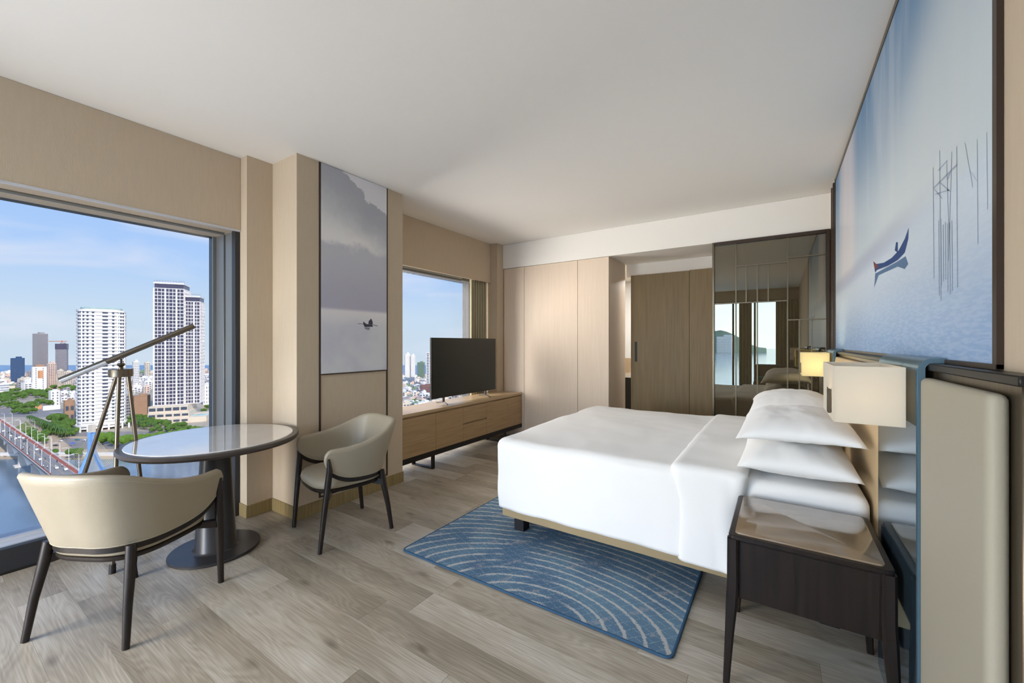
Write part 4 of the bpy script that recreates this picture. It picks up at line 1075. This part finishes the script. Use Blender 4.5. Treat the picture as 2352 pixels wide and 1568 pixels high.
# --- named far buildings (positions from the skyline)
building('glass_office', 24, 57, 822, 878, C['blueg'], C['win'], .5, 0, 9, 5, 0, label='dark blue glass office block at the left edge of the skyline, sea behind it', roof=True)
building('grey_tower', 80, 116, 766, 872, C['greyb'], C['windk'], .8, .5, 32, 9, 7, label='slim grey tower with a fine window grid, second tallest of the far left skyline', wfrac=.5, side=1)
e_, r_, f_, w_, D_, h_ = building('unfinished_tower', 125, 155, 790, 872, C['greyb'], C['windk'], .8, -.2, 26, 8, 6, label='unfinished concrete tower with a crane on its roof', wfrac=.7, side=-1)
MB().obox(f_*(D_/2), r_, f_, h_*.86, h_+1, w_*.53, D_*.53).build('safety_screen', C['windk'], e_)
MB().tube([f_*(D_/2)+Vector((0, 0, h_)), f_*(D_/2)+Vector((0, 0, h_+9))], .8, n=4).tube([f_*(D_/2)-r_*22+Vector((0, 0, h_+7)), f_*(D_/2)+r_*9+Vector((0, 0, h_+7))], .6, n=4).build('crane', C['orange'], e_)
e_, r_, f_, w_, D_, h_ = building('poster_building', 73, 109, 842, 897, C['white'], C['win'], .5, .18, 11, 2, 0, label='white slab building with an orange poster on its blank wall', wfrac=.12)
MB().obox(r_*(w_*.06)-f_*.3, r_, f_, h_*.52, h_*.84, w_*.19, .2).build('poster', C['roofr'], e_); MB().obox(r_*(-w_*.06)-f_*.55, r_, f_, h_*.55, h_*.82, w_*.035, .1).build('poster_tower_print', C['brown'], e_)
MB().obox(r_*(w_*.02)+f_*(D_*.4), r_, f_, h_, h_+4, w_*.3, D_*.3).build('penthouse', C['brown'], e_)
building('slab_block', 109, 131, 834, 893, C['pinkish'], C['windk'], .6, .35, 16, 4, 4, label='pinkish white slab block right of the poster building', wfrac=.5)
building('slab_block', 131, 147, 850, 893, C['cream'], C['windk'], .6, .2, 12, 4, 3, label='cream block with grey stripes below the unfinished tower')
building('slab_block', 147, 167, 853, 893, C['cream'], C['windk'], .6, .1, 11, 4, 0, label='cream block between the crane tower and the round white tower')
building('office_block', -4, 23, 880, 905, C['white'], C['blueg'], .5, .3, 4, 8, 0, label='low white office with blue window rows at the left window edge')
building('corner_building', 114, 140, 896, 932, C['white'], C['win'], .7, .35, 5, 2, 2, label='white corner building with few windows in front of the trees', wfrac=.25)
building('brown_hall', 147, 173, 919, 972, C['brown'], C['win'], .7, .15, 2, 2, 0, label='brown stone hall with a dark glass front left of the round tower', wfrac=.6)
building('beige_hall', 307, 347, 908, 962, C['brown'], C['win'], .5, .12, 0, 0, 0, label='large windowless pinkish brown hall between the two big towers')
building('dark_hall', 290, 306, 905, 962, C['greyb'], C['win'], .5, 0, 8, 3, 0, label='dark grey block squeezed right of the round white tower', wfrac=.8)
building('white_block', 466, 505, 882, 928, C['white'], C['win'], .6, .1, 5, 7, 0, label='white block beside the window frame right of the tallest tower', wfrac=.3)
building('far_tower', 484, 496, 847, 876, C['brick'], C['win'], .8, 0, 10, 3, 0, label='small reddish far tower next to the window frame')
building('far_tower', 305, 321, 830, 892, C['white'], C['win'], .8, .2, 15, 4, 3, label='white far tower visible just right of the round tower')
building('far_tower', 332, 346, 832, 878, C['cream'], C['win'], .8, .2, 12, 3, 3, label='cream far tower touching the left edge of the tallest tower')
building('market_hall', 80, 98, 930, 940, C['roofr'], C['white'], .5, .2, 0, 0, 0, label='low market roof with an orange front near the junction', roof=False)
building('market_hall', 98, 140, 931, 941, C['white'], C['white'], .3, .2, 0, 0, 0, label='long low white market roof near the junction', roof=False)
# seen through the television window
building('twin_tower', 930, 943, 813, 884, C['white'], C['cream'], .8, .1, 22, 4, 3, label='left half of the tall white twin towers behind the television')
building('twin_tower', 943.5, 954, 816, 884, C['white'], C['cream'], .8, .1, 22, 4, 3, label='right half of the tall white twin towers behind the television')
building('green_tower', 957, 975, 832, 872, C['greenb'], C['win'], .8, -.2, 12, 5, 3, label='pale green tower right of the white twin towers')
building('striped_tower', 978, 1003, 809, 892, C['white'], C['win'], .8, -.1, 22, 3, 3, label='white tower with dark window columns cut by the television', wfrac=.6)
building('brick_block', 966, 1000, 884, 908, C['brick'], C['win'], .6, .1, 4, 8, 0, label='reddish brown block in front of the striped tower', wfrac=.4)

# --- low-rise filler, each house its own object
OCC = []
for o in COL.objects:
    if o.parent is None and o.get('category') == 'building' and o.get('group') is None:
        kids = [v for ch in o.children for v in ch.bound_box]
        if kids:
            xs_ = [v[0] for v in kids]; ys_ = [v[1] for v in kids]
            OCC.append((o.location.x+(min(xs_)+max(xs_))/2, o.location.y+(min(ys_)+max(ys_))/2, max(max(xs_)-min(xs_), max(ys_)-min(ys_))*.5))
def free(x, y, r, k=.92):
    for a, b_, q in OCC:
        if (a-x)**2+(b_-y)**2 < ((q+r)*k)**2: return False
    OCC.append((x, y, r)); return True
CN = {'white': 'white', 'cream': 'cream', 'greyb': 'grey', 'pinkish': 'pale pink', 'greenb': 'pale green'}; HC = [0]
def house(px, yb, wpx, hpx, ci, rot):
    if HC[0] >= 296: return False
    c, r, f = frame_at(px, yb, rot); d = EYE*F/(yb-HY); w = wpx*d/F; h = hpx*d/F
    q = c+f*w*.4
    if not free(q.x, q.y, w*.62): return False
    HC[0] += 1
    k = ('white', 'cream', 'white', 'greyb', 'pinkish', 'white', 'greenb')[ci % 7]
    mb = MB().obox(f*w*.4, r, f, 0, h, w/2, w*.4)
    mb.obox(f*w*.4+r*w*.2, r, f, h, h*1.22, w*.22, w*.2)
    e = empty('town_house', (c.x, c.y, GZ), label='%s %s house in the far town behind the %s' % ('wide low' if w > h*1.6 else ('squarish' if w > h else 'narrow tall'), CN[k], 'television' if px > 700 else ('left skyline towers' if px < 172 else ('tripod lamp' if px < 345 else 'tallest tower'))), cat='building', group='small houses of the dense far town')
    mb.build('walls', C[k], e)
    wn = MB(); nfl = max(1, int(h/3.6)); nc = max(2, int(w/4))
    for i in range(nfl):
        for j in range(nc): wn.obox(r*(-w/2+w*(j+.5)/nc)-f*.05, r, f, i*3.6+1.1, i*3.6+2.7, w/nc*.28, .12)
    tag(wn.build('windows', C['win'], e), kind='stuff')
rs = random.Random(11)
for k in range(230):
    if len(bpy.data.objects) > 1e9: break
    px = rs.uniform(-15, 515); yb = 862+34*rs.random()**1.3
    if px < 70: yb += rs.uniform(0, 12)
    hp = rs.uniform(6, 16)*(1+.4*(yb-862)/40); house(px, yb, rs.uniform(8, 17), hp, rs.randrange(7), rs.uniform(-.6, .6))
for k in range(16): house(rs.uniform(140, 175), rs.uniform(898, 925), rs.uniform(9, 15), rs.uniform(7, 13), rs.randrange(7), rs.uniform(-.5, .5))
for k in range(14): house(rs.uniform(296, 346), rs.uniform(878, 905), rs.uniform(9, 14), rs.uniform(9, 16), rs.randrange(7), rs.uniform(-.5, .5))
for k in range(330):
    px = rs.uniform(922, 1062); yb = 868+72*rs.random(); house(px, yb, rs.uniform(8, 17)*(1+(yb-868)/150), rs.uniform(6, 11)*(1+(yb-868)/140), rs.randrange(7), rs.uniform(-.6, .6))

def mass(name, n, fx, lab):
    mbs = {k: MB() for k in ('white', 'cream', 'greyb', 'pinkish')}
    for i in range(n):
        px, yb, wp, hp = fx(); c, r, f = frame_at(px, yb, rs.uniform(-.5, .5)); d = EYE*F/(yb-HY); w = wp*d/F; h = hp*d/F
        k = rs.choice(('white', 'white', 'white', 'cream', 'greyb', 'pinkish'))
        mbs[k].obox((c.x, c.y, 0), r, f, GZ, GZ+h, w/2, w*.4)
        mbs[k].obox((c.x+r.x*w*.2, c.y+r.y*w*.2, 0), r, f, GZ+h, GZ+h*1.2, w*.2, w*.2)
    e = empty(name, (0, 0, 0), label=lab, cat='buildings'); e['kind'] = 'stuff'
    for k, mb in mbs.items(): mb.build('rooftops', C[k], e)['kind'] = 'stuff'
mass('distant_rooftops', 800, lambda: (rs.uniform(-30, 920), 858+34*rs.random(), rs.uniform(5, 11), rs.uniform(4, 10)), 'mass of tiny pale rooftops between the towers and the sea')
mass('near_rooftops', 260, lambda: (rs.uniform(918, 1068), 866+76*rs.random(), rs.uniform(6, 13), rs.uniform(4, 9)), 'mass of small pale rooftops below the television window')

# --- trees
def tree_mesh(seed, m):
    rr_ = random.Random(seed); bm = bmesh.new()
    for k in range(13):
        a = rr_.uniform(0, 2*PI); q = rr_.uniform(0, .62); z_ = .62+rr_.uniform(-.12, .24); s_ = rr_.uniform(.24, .42)
        mtx = Matrix.Translation((q*math.cos(a), q*math.sin(a), z_)) @ Matrix.Diagonal((s_, s_, s_*.72, 1))
        bmesh.ops.create_icosphere(bm, subdivisions=3, radius=1, matrix=mtx)
    for v_ in bm.verts:
        n_ = noise.noise(v_.co*9+Vector((seed, 0, 0)))*.09+noise.noise(v_.co*22)*.05; v_.co += (v_.co-Vector((0, 0, .6))).normalized()*n_
    me = bpy.data.meshes.new('crown'); bm.to_mesh(me); bm.free(); me.materials.append(m); return me
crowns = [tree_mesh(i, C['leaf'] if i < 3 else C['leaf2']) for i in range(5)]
tb_ = MB().tube([(0, 0, 0), (0, 0, .25), (.02, .01, .55)], [.06, .045, .03], n=6); tr0 = tb_.build('trunk', C['bark']); trunk_me = tr0.data; bpy.data.objects.remove(tr0)
def tree(px, yb, wpx, ci, hs=1.0, lab='leafy dark green street tree between the river road and the town', grp='leafy street trees'):
    c = G(px, yb); d = EYE*F/(yb-HY); s_ = wpx*d/F/2*.95
    e = empty('street_tree', (c.x, c.y, GZ), rz=rs.uniform(0, 6), label=lab, cat='tree', group=grp); e.scale = (s_, s_, s_*hs*1.25)
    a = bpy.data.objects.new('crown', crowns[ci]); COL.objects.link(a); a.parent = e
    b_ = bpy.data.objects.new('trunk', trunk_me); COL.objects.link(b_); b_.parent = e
def TL(x, y):
    if x > 900: return 'small green tree among the houses left of the television'
    if x >= 460: return 'small green tree at the building site beside the window frame'
    if x >= 300: return 'leafy green tree at the foot of the tallest tower'
    if y > 955: return 'broad green tree beside the palm rows near the bridge'
    if y < 902: return 'small dark green tree below the skyline of far towers'
    return 'dark green tree in the park belt beyond the wide road junction'
for (x0, y0, x1, y1, n_, wp) in ((0, 925, 60, 915, 9, 16), (60, 905, 110, 915, 9, 16), (35, 950, 75, 945, 6, 20), (85, 925, 115, 935, 5, 18), (0, 905, 40, 898, 8, 14), (105, 1000, 175, 1003, 9, 22), (118, 975, 160, 995, 8, 26),
                           (60, 1010, 110, 1018, 6, 22), (140, 895, 172, 893, 6, 14), (300, 975, 345, 985, 6, 22), (345, 992, 480, 990, 13, 18), (0, 915, 110, 905, 16, 18), (0, 935, 50, 930, 8, 16), (30, 940, 80, 938, 8, 18), (105, 985, 150, 1000, 10, 26), (120, 968, 165, 985, 10, 28), (60, 1000, 100, 1012, 9, 22),
                           (60, 890, 170, 897, 14, 15), (300, 965, 345, 975, 9, 24), (345, 980, 420, 985, 9, 22), (466, 945, 510, 935, 6, 14), (466, 915, 510, 922, 6, 14), (930, 925, 990, 935, 8, 14)):
    for k in range(n_):
        t = (k+.5)/n_; tree(x0+(x1-x0)*t+rs.uniform(-4, 4), y0+(y1-y0)*t+rs.uniform(-4, 4), wp*rs.uniform(.8, 1.2), rs.randrange(3), rs.uniform(.9, 1.2), TL(x0, y0))
for (x_, y_, w_) in ((236, 1022, 46), (262, 1026, 40), (288, 1028, 44), (316, 1022, 38), (342, 1018, 36), (366, 1014, 34), (210, 1018, 26), (392, 1008, 30), (418, 1002, 28), (446, 998, 26)):
    tree(x_, y_, w_, 3+rs.randrange(2), 1.0, 'big bright green tree on the river bank below the towers', 'bright green trees on the river bank')
tree(116, 1050, 26, 0, 1.1, 'round dark tree at the water beside the bridge', None)
tree(174, 1050, 40, 0, .8, 'wide dark tree leaning over the embankment behind the pylon', None)
# palms
def palm_mesh():
    mb = MB()
    for k in range(11):
        a = k*2*PI/11; pts = []
        for q in range(5):
            t = q/4; pts.append(Vector((math.cos(a)*t, math.sin(a)*t, 1+.25*math.sin(t*PI*.9)-.45*t*t)))
        sd_ = Vector((-math.sin(a), math.cos(a), 0))
        for q in range(4):
            w0, w1 = .13*math.sin(PI*(q/4*.9+.1)), .13*math.sin(PI*((q+1)/4*.9+.1))
            mb.add([pts[q]-sd_*w0, pts[q]+sd_*w0, pts[q+1]+sd_*w1, pts[q+1]-sd_*w1], [(0, 1, 2, 3)])
    return mb
pf_ = palm_mesh().build('fronds', C['palm']); palm_me = pf_.data; bpy.data.objects.remove(pf_)
pt_ = MB().tube([(0, 0, 0), (.03, 0, .5), (0, 0, 1.0)], [.05, .035, .03], n=6).build('trunk', C['bark']); ptrunk = pt_.data; bpy.data.objects.remove(pt_)
def palm(px, yb, hpx):
    c = G(px, yb); d = EYE*F/(yb-HY); h_ = hpx*d/F
    if not free(c.x, c.y, h_*.34): return
    e = empty('palm_tree', (c.x, c.y, GZ), rz=rs.uniform(0, 6), label='slim palm tree in the row along the lawn by the bridge' if px < 200 else ('slim palm tree in the clump left of the tallest tower' if px < 400 else 'slim palm tree beside the rooftop pool'), cat='palm', group='palm trees on the far bank'); e.scale = (h_*.36, h_*.36, h_*.8)
    for n_, me in (('fronds', palm_me), ('trunk', ptrunk)):
        a = bpy.data.objects.new(n_, me); COL.objects.link(a); a.parent = e
for k in range(22):
    t = k/21; palm(68+(150-68)*t, 972+(1012-972)*t, 20+9*t); 
for k in range(14): palm(312+rs.uniform(0, 42), 985+rs.uniform(-8, 6), rs.uniform(16, 26))
for x_ in (431, 442, 454, 466, 478, 490, 500): palm(x_, 965+rs.uniform(-4, 10), rs.uniform(10, 17))

# --- bridge
DZ = 13.5
nA_, nB_ = P(2, 1001, GZ+DZ), P(95, 1083, GZ+DZ); fA, fB = P(14, 978, GZ+DZ), P(182, 1087, GZ+DZ)
dirb = ((nB_-nA_).normalized()+(fB-fA).normalized()).normalized(); nrmb = Vector((dirb.y, -dirb.x, 0))
if (fA-nA_).dot(nrmb) < 0: nrmb = -nrmb
wB = abs((fB-nB_).dot(nrmb)); org = nA_
print('bridge width', wB, 'dir', dirb)
br = empty('road_bridge', (org.x, org.y, GZ), label='wide road bridge with a red footway crossing the river', cat='bridge')
ps, pe = -170.0, 560.0
def bb_(o0, o1, z0, z1, name, m, s0=ps, s1=pe):
    cc = dirb*((s0+s1)/2)+nrmb*((o0+o1)/2)
    return MB().obox(cc, dirb, nrmb, z0, z1, (s1-s0)/2, (o1-o0)/2).build(name, m, br)
bb_(0, wB, DZ-1.2, DZ, 'deck', C['asphalt']); bb_(0, .4, DZ-1.6, DZ+.6, 'parapet', C['bridge']); bb_(wB-.4, wB, DZ-1.6, DZ+.6, 'parapet', C['bridge'])
bb_(.4, 1.0, DZ, DZ+.12, 'kerb', C['redwalk']); bb_(wB-2.3, wB-.4, DZ, DZ+.15, 'footway', C['redwalk']); bb_(wB*.45, wB*.45+.22, DZ, DZ+.03, 'centre_line', C['line']); bb_(wB-2.5, wB-2.3, DZ, DZ+.1, 'kerb', C['cream'])
for (o_) in (.1, wB-.3):
    mb = MB()
    for k in range(361): mb.obox(dirb*(ps+k*2.02)+nrmb*(o_+.1), dirb, nrmb, DZ+.7, DZ+1.3, .22, .12)
    mb.obox(dirb*((ps+pe)/2)+nrmb*(o_+.1), dirb, nrmb, DZ+1.3, DZ+1.42, (pe-ps)/2, .1)
    tag(mb.build('railing', C['redwalk'] if o_ < 1 else C['bridge'], br), kind='stuff')
for k in range(10):
    s_ = 12+k*51
    MB().obox(dirb*s_+nrmb*(wB/2), dirb, nrmb, -3, DZ-5.4, 2.2, wB*.32).build('pier', C['bridge'], br); MB().obox(dirb*s_+nrmb*(wB/2), dirb, nrmb, -2.4, -1.0, 4.6, wB*.5).build('pile_cap', C['bridge'], br)
    pts = []
    ar = MB(); n_ = 10; vsA = []
    for q in range(n_+1):
        t = -1+2*q/n_; zb_ = DZ-1.4-4.6*t*t; vsA.append((t*25.5, zb_))
    # haunched web between piers
    for oo in (.25, wB-.75):
        for q in range(n_):
            (a0, z0_), (a1, z1_) = vsA[q], vsA[q+1]
            p0 = dirb*(s_+25.5+a0); p1 = dirb*(s_+25.5+a1)
            v8 = []
            for (pp, zz_) in ((p0, z0_), (p1, z1_)):
                for o2 in (oo, oo+.5): v8 += [tuple(pp+nrmb*o2+Vector((0, 0, zz_))), tuple(pp+nrmb*o2+Vector((0, 0, DZ-1.0)))]
            ar.add(v8, [(0, 1, 3, 2), (4, 6, 7, 5), (0, 4, 5, 1), (2, 3, 7, 6), (0, 2, 6, 4), (1, 5, 7, 3)])
    ar.build('haunched_girder', C['bridge'], br)
def onb(s, o_, z=DZ): return org+dirb*s+nrmb*o_+Vector((0, 0, z-DZ))
# street lamps on both sides
for k in range(9):
    for side_ in (0, 1):
        s_ = -12+k*24+side_*11; p = onb(s_, .9 if not side_ else wB-.9)
        e = empty('street_lamp', (p.x, p.y, GZ+DZ), label='thin white street lamp on the red footway side of the bridge' if side_ else 'thin white street lamp on the near parapet of the bridge', cat='street lamp', group='street lamps of the bridge')
        sg = 1 if not side_ else -1
        MB().tube([(0, 0, .7 if side_ else .7), (0, 0, 11.0), tuple(nrmb*sg*1.0+Vector((0, 0, 11.7))), tuple(nrmb*sg*2.2+Vector((0, 0, 11.8)))], [.16, .12, .1, .1], n=6).build('pole', C['white'], e)
        MB().obox(nrmb*sg*2.5, nrmb, dirb, 11.65, 11.85, .55, .2).build('lamp_head', C['white'], e)
for (x_, y_, hp) in ((46, 1000, 36), (80, 1000, 32), (103, 1045, 42), (117, 1030, 28), (10, 1010, 60), (28, 1000, 50)):
    p = G(x_, y_); e = empty('street_lamp', (p.x, p.y, GZ), label='white street lamp standing on the river bank beside the bridge', cat='street lamp', group='street lamps on the river bank')
    h_ = hp*(EYE*F/(y_-HY))/F; MB().tube([(0, 0, 0), (0, 0, h_), tuple(Vector((CS, SN, 0))*(-1.6)+Vector((0, 0, h_+.4)))], [.16, .12, .1], n=6).build('pole', C['white'], e)
    MB().obox(Vector((CS, SN, 0))*(-1.9), (CS, SN, 0), (-SN, CS, 0), h_+.3, h_+.5, .5, .2).build('lamp_head', C['white'], e)

# cars and motorbikes
def car(name, loc, d_, m, lab, grp, s=.85):
    e = empty(name, loc, rz=math.atan2(d_.y, d_.x), label=lab, cat='car', group=grp)
    prof = [(-2.1, .35), (-2.15, .85), (-1.7, 1.0), (-1.2, 1.45), (.5, 1.48), (1.1, 1.0), (2.0, .85), (2.15, .4)]
    MB().loft([[(x*s, y_*s, z*s) for x, z in prof] for y_ in (-.85, .85)]).build('body', m, e, bevel=.08*s, seg=1)
    MB().loft([[(x*s, y_*s, z*s) for x, z in ((-1.55, 1.02), (-1.15, 1.38), (.45, 1.4), (.95, 1.02))] for y_ in (-.88, .88)]).build('windows', C['windk'], e)
    for wx in (-1.3, 1.35):
        for wy in (-.8, .8): MB().tube([(wx*s, (wy-.1)*s, .33*s), (wx*s, (wy+.1)*s, .33*s)], .33*s, n=10).build('wheel', M['black_leg'], e)
    return e
for (s_, o_, m_) in ((6, .35, 0), (16, .6, 0), (20, .72, 0), (18, .42, 0), (31, .62, 1), (62, .62, 0), (88, .30, 0), (112, .45, 0), (118, .66, 0), (-8, .5, 1), (-16, .3, 0)):
    s_ *= 1.5; p = onb(s_, wB*o_); car('car', (p.x, p.y, GZ+DZ), dirb*(1 if o_ > .5 else -1), C['car'] if not m_ else C['card'],
        'small white car driving on the bridge' if not m_ else 'dark car driving on the bridge', 'white cars on the bridge' if not m_ else 'dark cars on the bridge')
for (x_, y_, m_, lab) in ((139, 1014, 'car', 'white car parked on the riverside lane'), (193, 1012, 'car', 'white car beside the teal car near the pylon'), (178, 1011, 'teal', 'teal car parked near the pylon'), (128, 1024, 'card', 'dark car on the sandy promenade')):
    p = G(x_, y_); car('car', (p.x, p.y, GZ+.12), Vector((CS, SN, 0)), C[m_], lab, None)
p = G(166, 1024); e = empty('parasol_stall', (p.x, p.y, GZ), label='blue market parasol on the sandy promenade', cat='parasol')
MB().lathe([(2.2, 2.3), (1.2, 3.0), (.05, 3.4)], n=8).build('canopy', C['blue'], e); MB().tube([(0, 0, 0), (0, 0, 2.6)], .08, n=6).build('pole', C['white'], e)
def bike(p, d_, k):
    e = empty('motorbike', (p.x, p.y, GZ+DZ), rz=math.atan2(d_.y, d_.x), label='motorbike on the bridge whose rider wears %s' % ('white', 'dark violet', 'cream', 'red brown')[k % 4], cat='motorbike', group='motorbikes on the bridge')
    for wx in (-.62, .62): MB().tube([(wx, -.06, .3), (wx, .06, .3)], .3, n=8).build('wheel', M['black_leg'], e)
    MB().tube([(-.7, 0, .62), (-.2, 0, .72), (.2, 0, .55), (.55, 0, .85), (.6, 0, .35)], [.1, .16, .14, .1, .06], n=6).build('body', C['card'], e)
    MB().tube([(-.25, 0, .75), (-.2, 0, 1.1), (-.1, 0, 1.38)], [.2, .24, .14], n=8).build('rider', [C['white'], C['windk'], C['cream'], C['brick']][k % 4], e)
    MB().lathe([(.02, -.14), (.13, -.05), (.14, .05), (.02, .14)], (-.05, 0, 1.56), n=8).build('helmet', C['white'] if k % 3 else C['card'], e)
for k in range(34):
    s_ = rs.uniform(-30, 175); o_ = rs.uniform(.1, .8); bike(onb(s_, wB*o_), dirb*(1 if o_ > .5 else -1), k)

# --- cable pylon
k_ = (211-CX)/F; ray = Vector((CS*k_-SN, SN*k_+CS, 0)); mid_ = org+nrmb*(wB/2)
den = ray.x*dirb.y-ray.y*dirb.x; DP = (mid_.x*dirb.y-mid_.y*dirb.x)/den
bx_, by_ = ray.x*DP, ray.y*DP; print('pylon distance', DP)
e = empty('bridge_pylon', (bx_, by_, GZ), label='pale blue cable pylon with a beige tip standing over the bridge', cat='pylon')
rg_ = Vector((CS, SN, 0)); zt1 = PD(211, 975, DP).z-GZ; zj = PD(211, 1037, DP).z-GZ; zb1 = PD(211, 992, DP).z-GZ; zf = PD(211, 1100, DP).z-GZ
MB().obox((0, 0, 0), rg_, Vector((-SN, CS, 0)), zb1, zt1, 1.0, 1.0).build('beige_tip', C['cream'], e)
for sg in (-1, 1):
    a0 = nrmb*sg*.7; a1 = nrmb*sg*(wB/2+1.6)
    MB().tube([a0+Vector((0, 0, zb1)), a0+Vector((0, 0, zj)), a1+Vector((0, 0, DZ+1.0)), a1*1.25+Vector((0, 0, -2))], [.95, .95, 1.1, 1.3], n=4).build('leg', C['pylon'], e)
cbm = MB(); cbr = MB()
for k in range(10):
    t = k/9; z0_ = zb1-.5-(zb1-zj-2)*t
    l1 = PD(152+34*t, 1068+10*t, DP)-Vector((bx_, by_, GZ)); cbm.tube([Vector((0, 0, z0_)), l1], .075, n=4)
    l2 = PD(266-30*t, 1060+14*t, DP)-Vector((bx_, by_, GZ)); cbr.tube([Vector((0, 0, z0_)), l2], .075, n=4)
cbm.build('stay_cables', C['cable'], e)['kind'] = 'stuff'; cbr.build('stay_cables', C['cable'], e)['kind'] = 'stuff'

# --- coast seen only reflected in the smoked glass (behind the camera)
hm = MB(); rings = []
YH = -4600.0
for px_, py_ in ((1560, 790), (1590, 775), (1620, 764), (1642, 760), (1655, 758), (1668, 761), (1685, 768), (1700, 776), (1715, 785), (1728, 792), (1742, 797), (1760, 799)):
    q = AY(px_, 2*YG-YH, py_); hh = max(3, q.z-GZ)
    rings.append([(q.x, YH+120, GZ-1), (q.x, YH+60+20*noise.noise(Vector((px_*.05, 3, 0))), GZ+hh*.55), (q.x, YH, GZ+hh), (q.x, YH-200, GZ-1)])
hm.loft(rings, closed=True); o = hm.build('hill', C['hill'], smooth=True); tag(o, 'low forested headland across the water reflected in the smoked glass', 'hill')
def rear(px, w, h, y, lab):
    Yu = 2*YG-y; X = AY(px, Yu).x
    e = empty('waterside_tower', (X, y, GZ), label=lab, cat='building')
    B(-w/2, w/2, -10, 10, 0, h).build('walls', C['white'], e)
    mb = MB()
    for i in range(int(h/8)):
        for j in range(6): mb.box(-w/2+w*(j+.2)/6, -w/2+w*(j+.8)/6, 9.9, 10.4, i*8+2.4, i*8+6)
    tag(mb.build('windows', C['win'], e), kind='stuff')
rear(1655, 62, 150, -4200, 'pale waterside tower at the left in the smoked glass reflection'); rear(1672, 66, 165, -4140, 'taller waterside tower with a small crown in the smoked glass reflection')
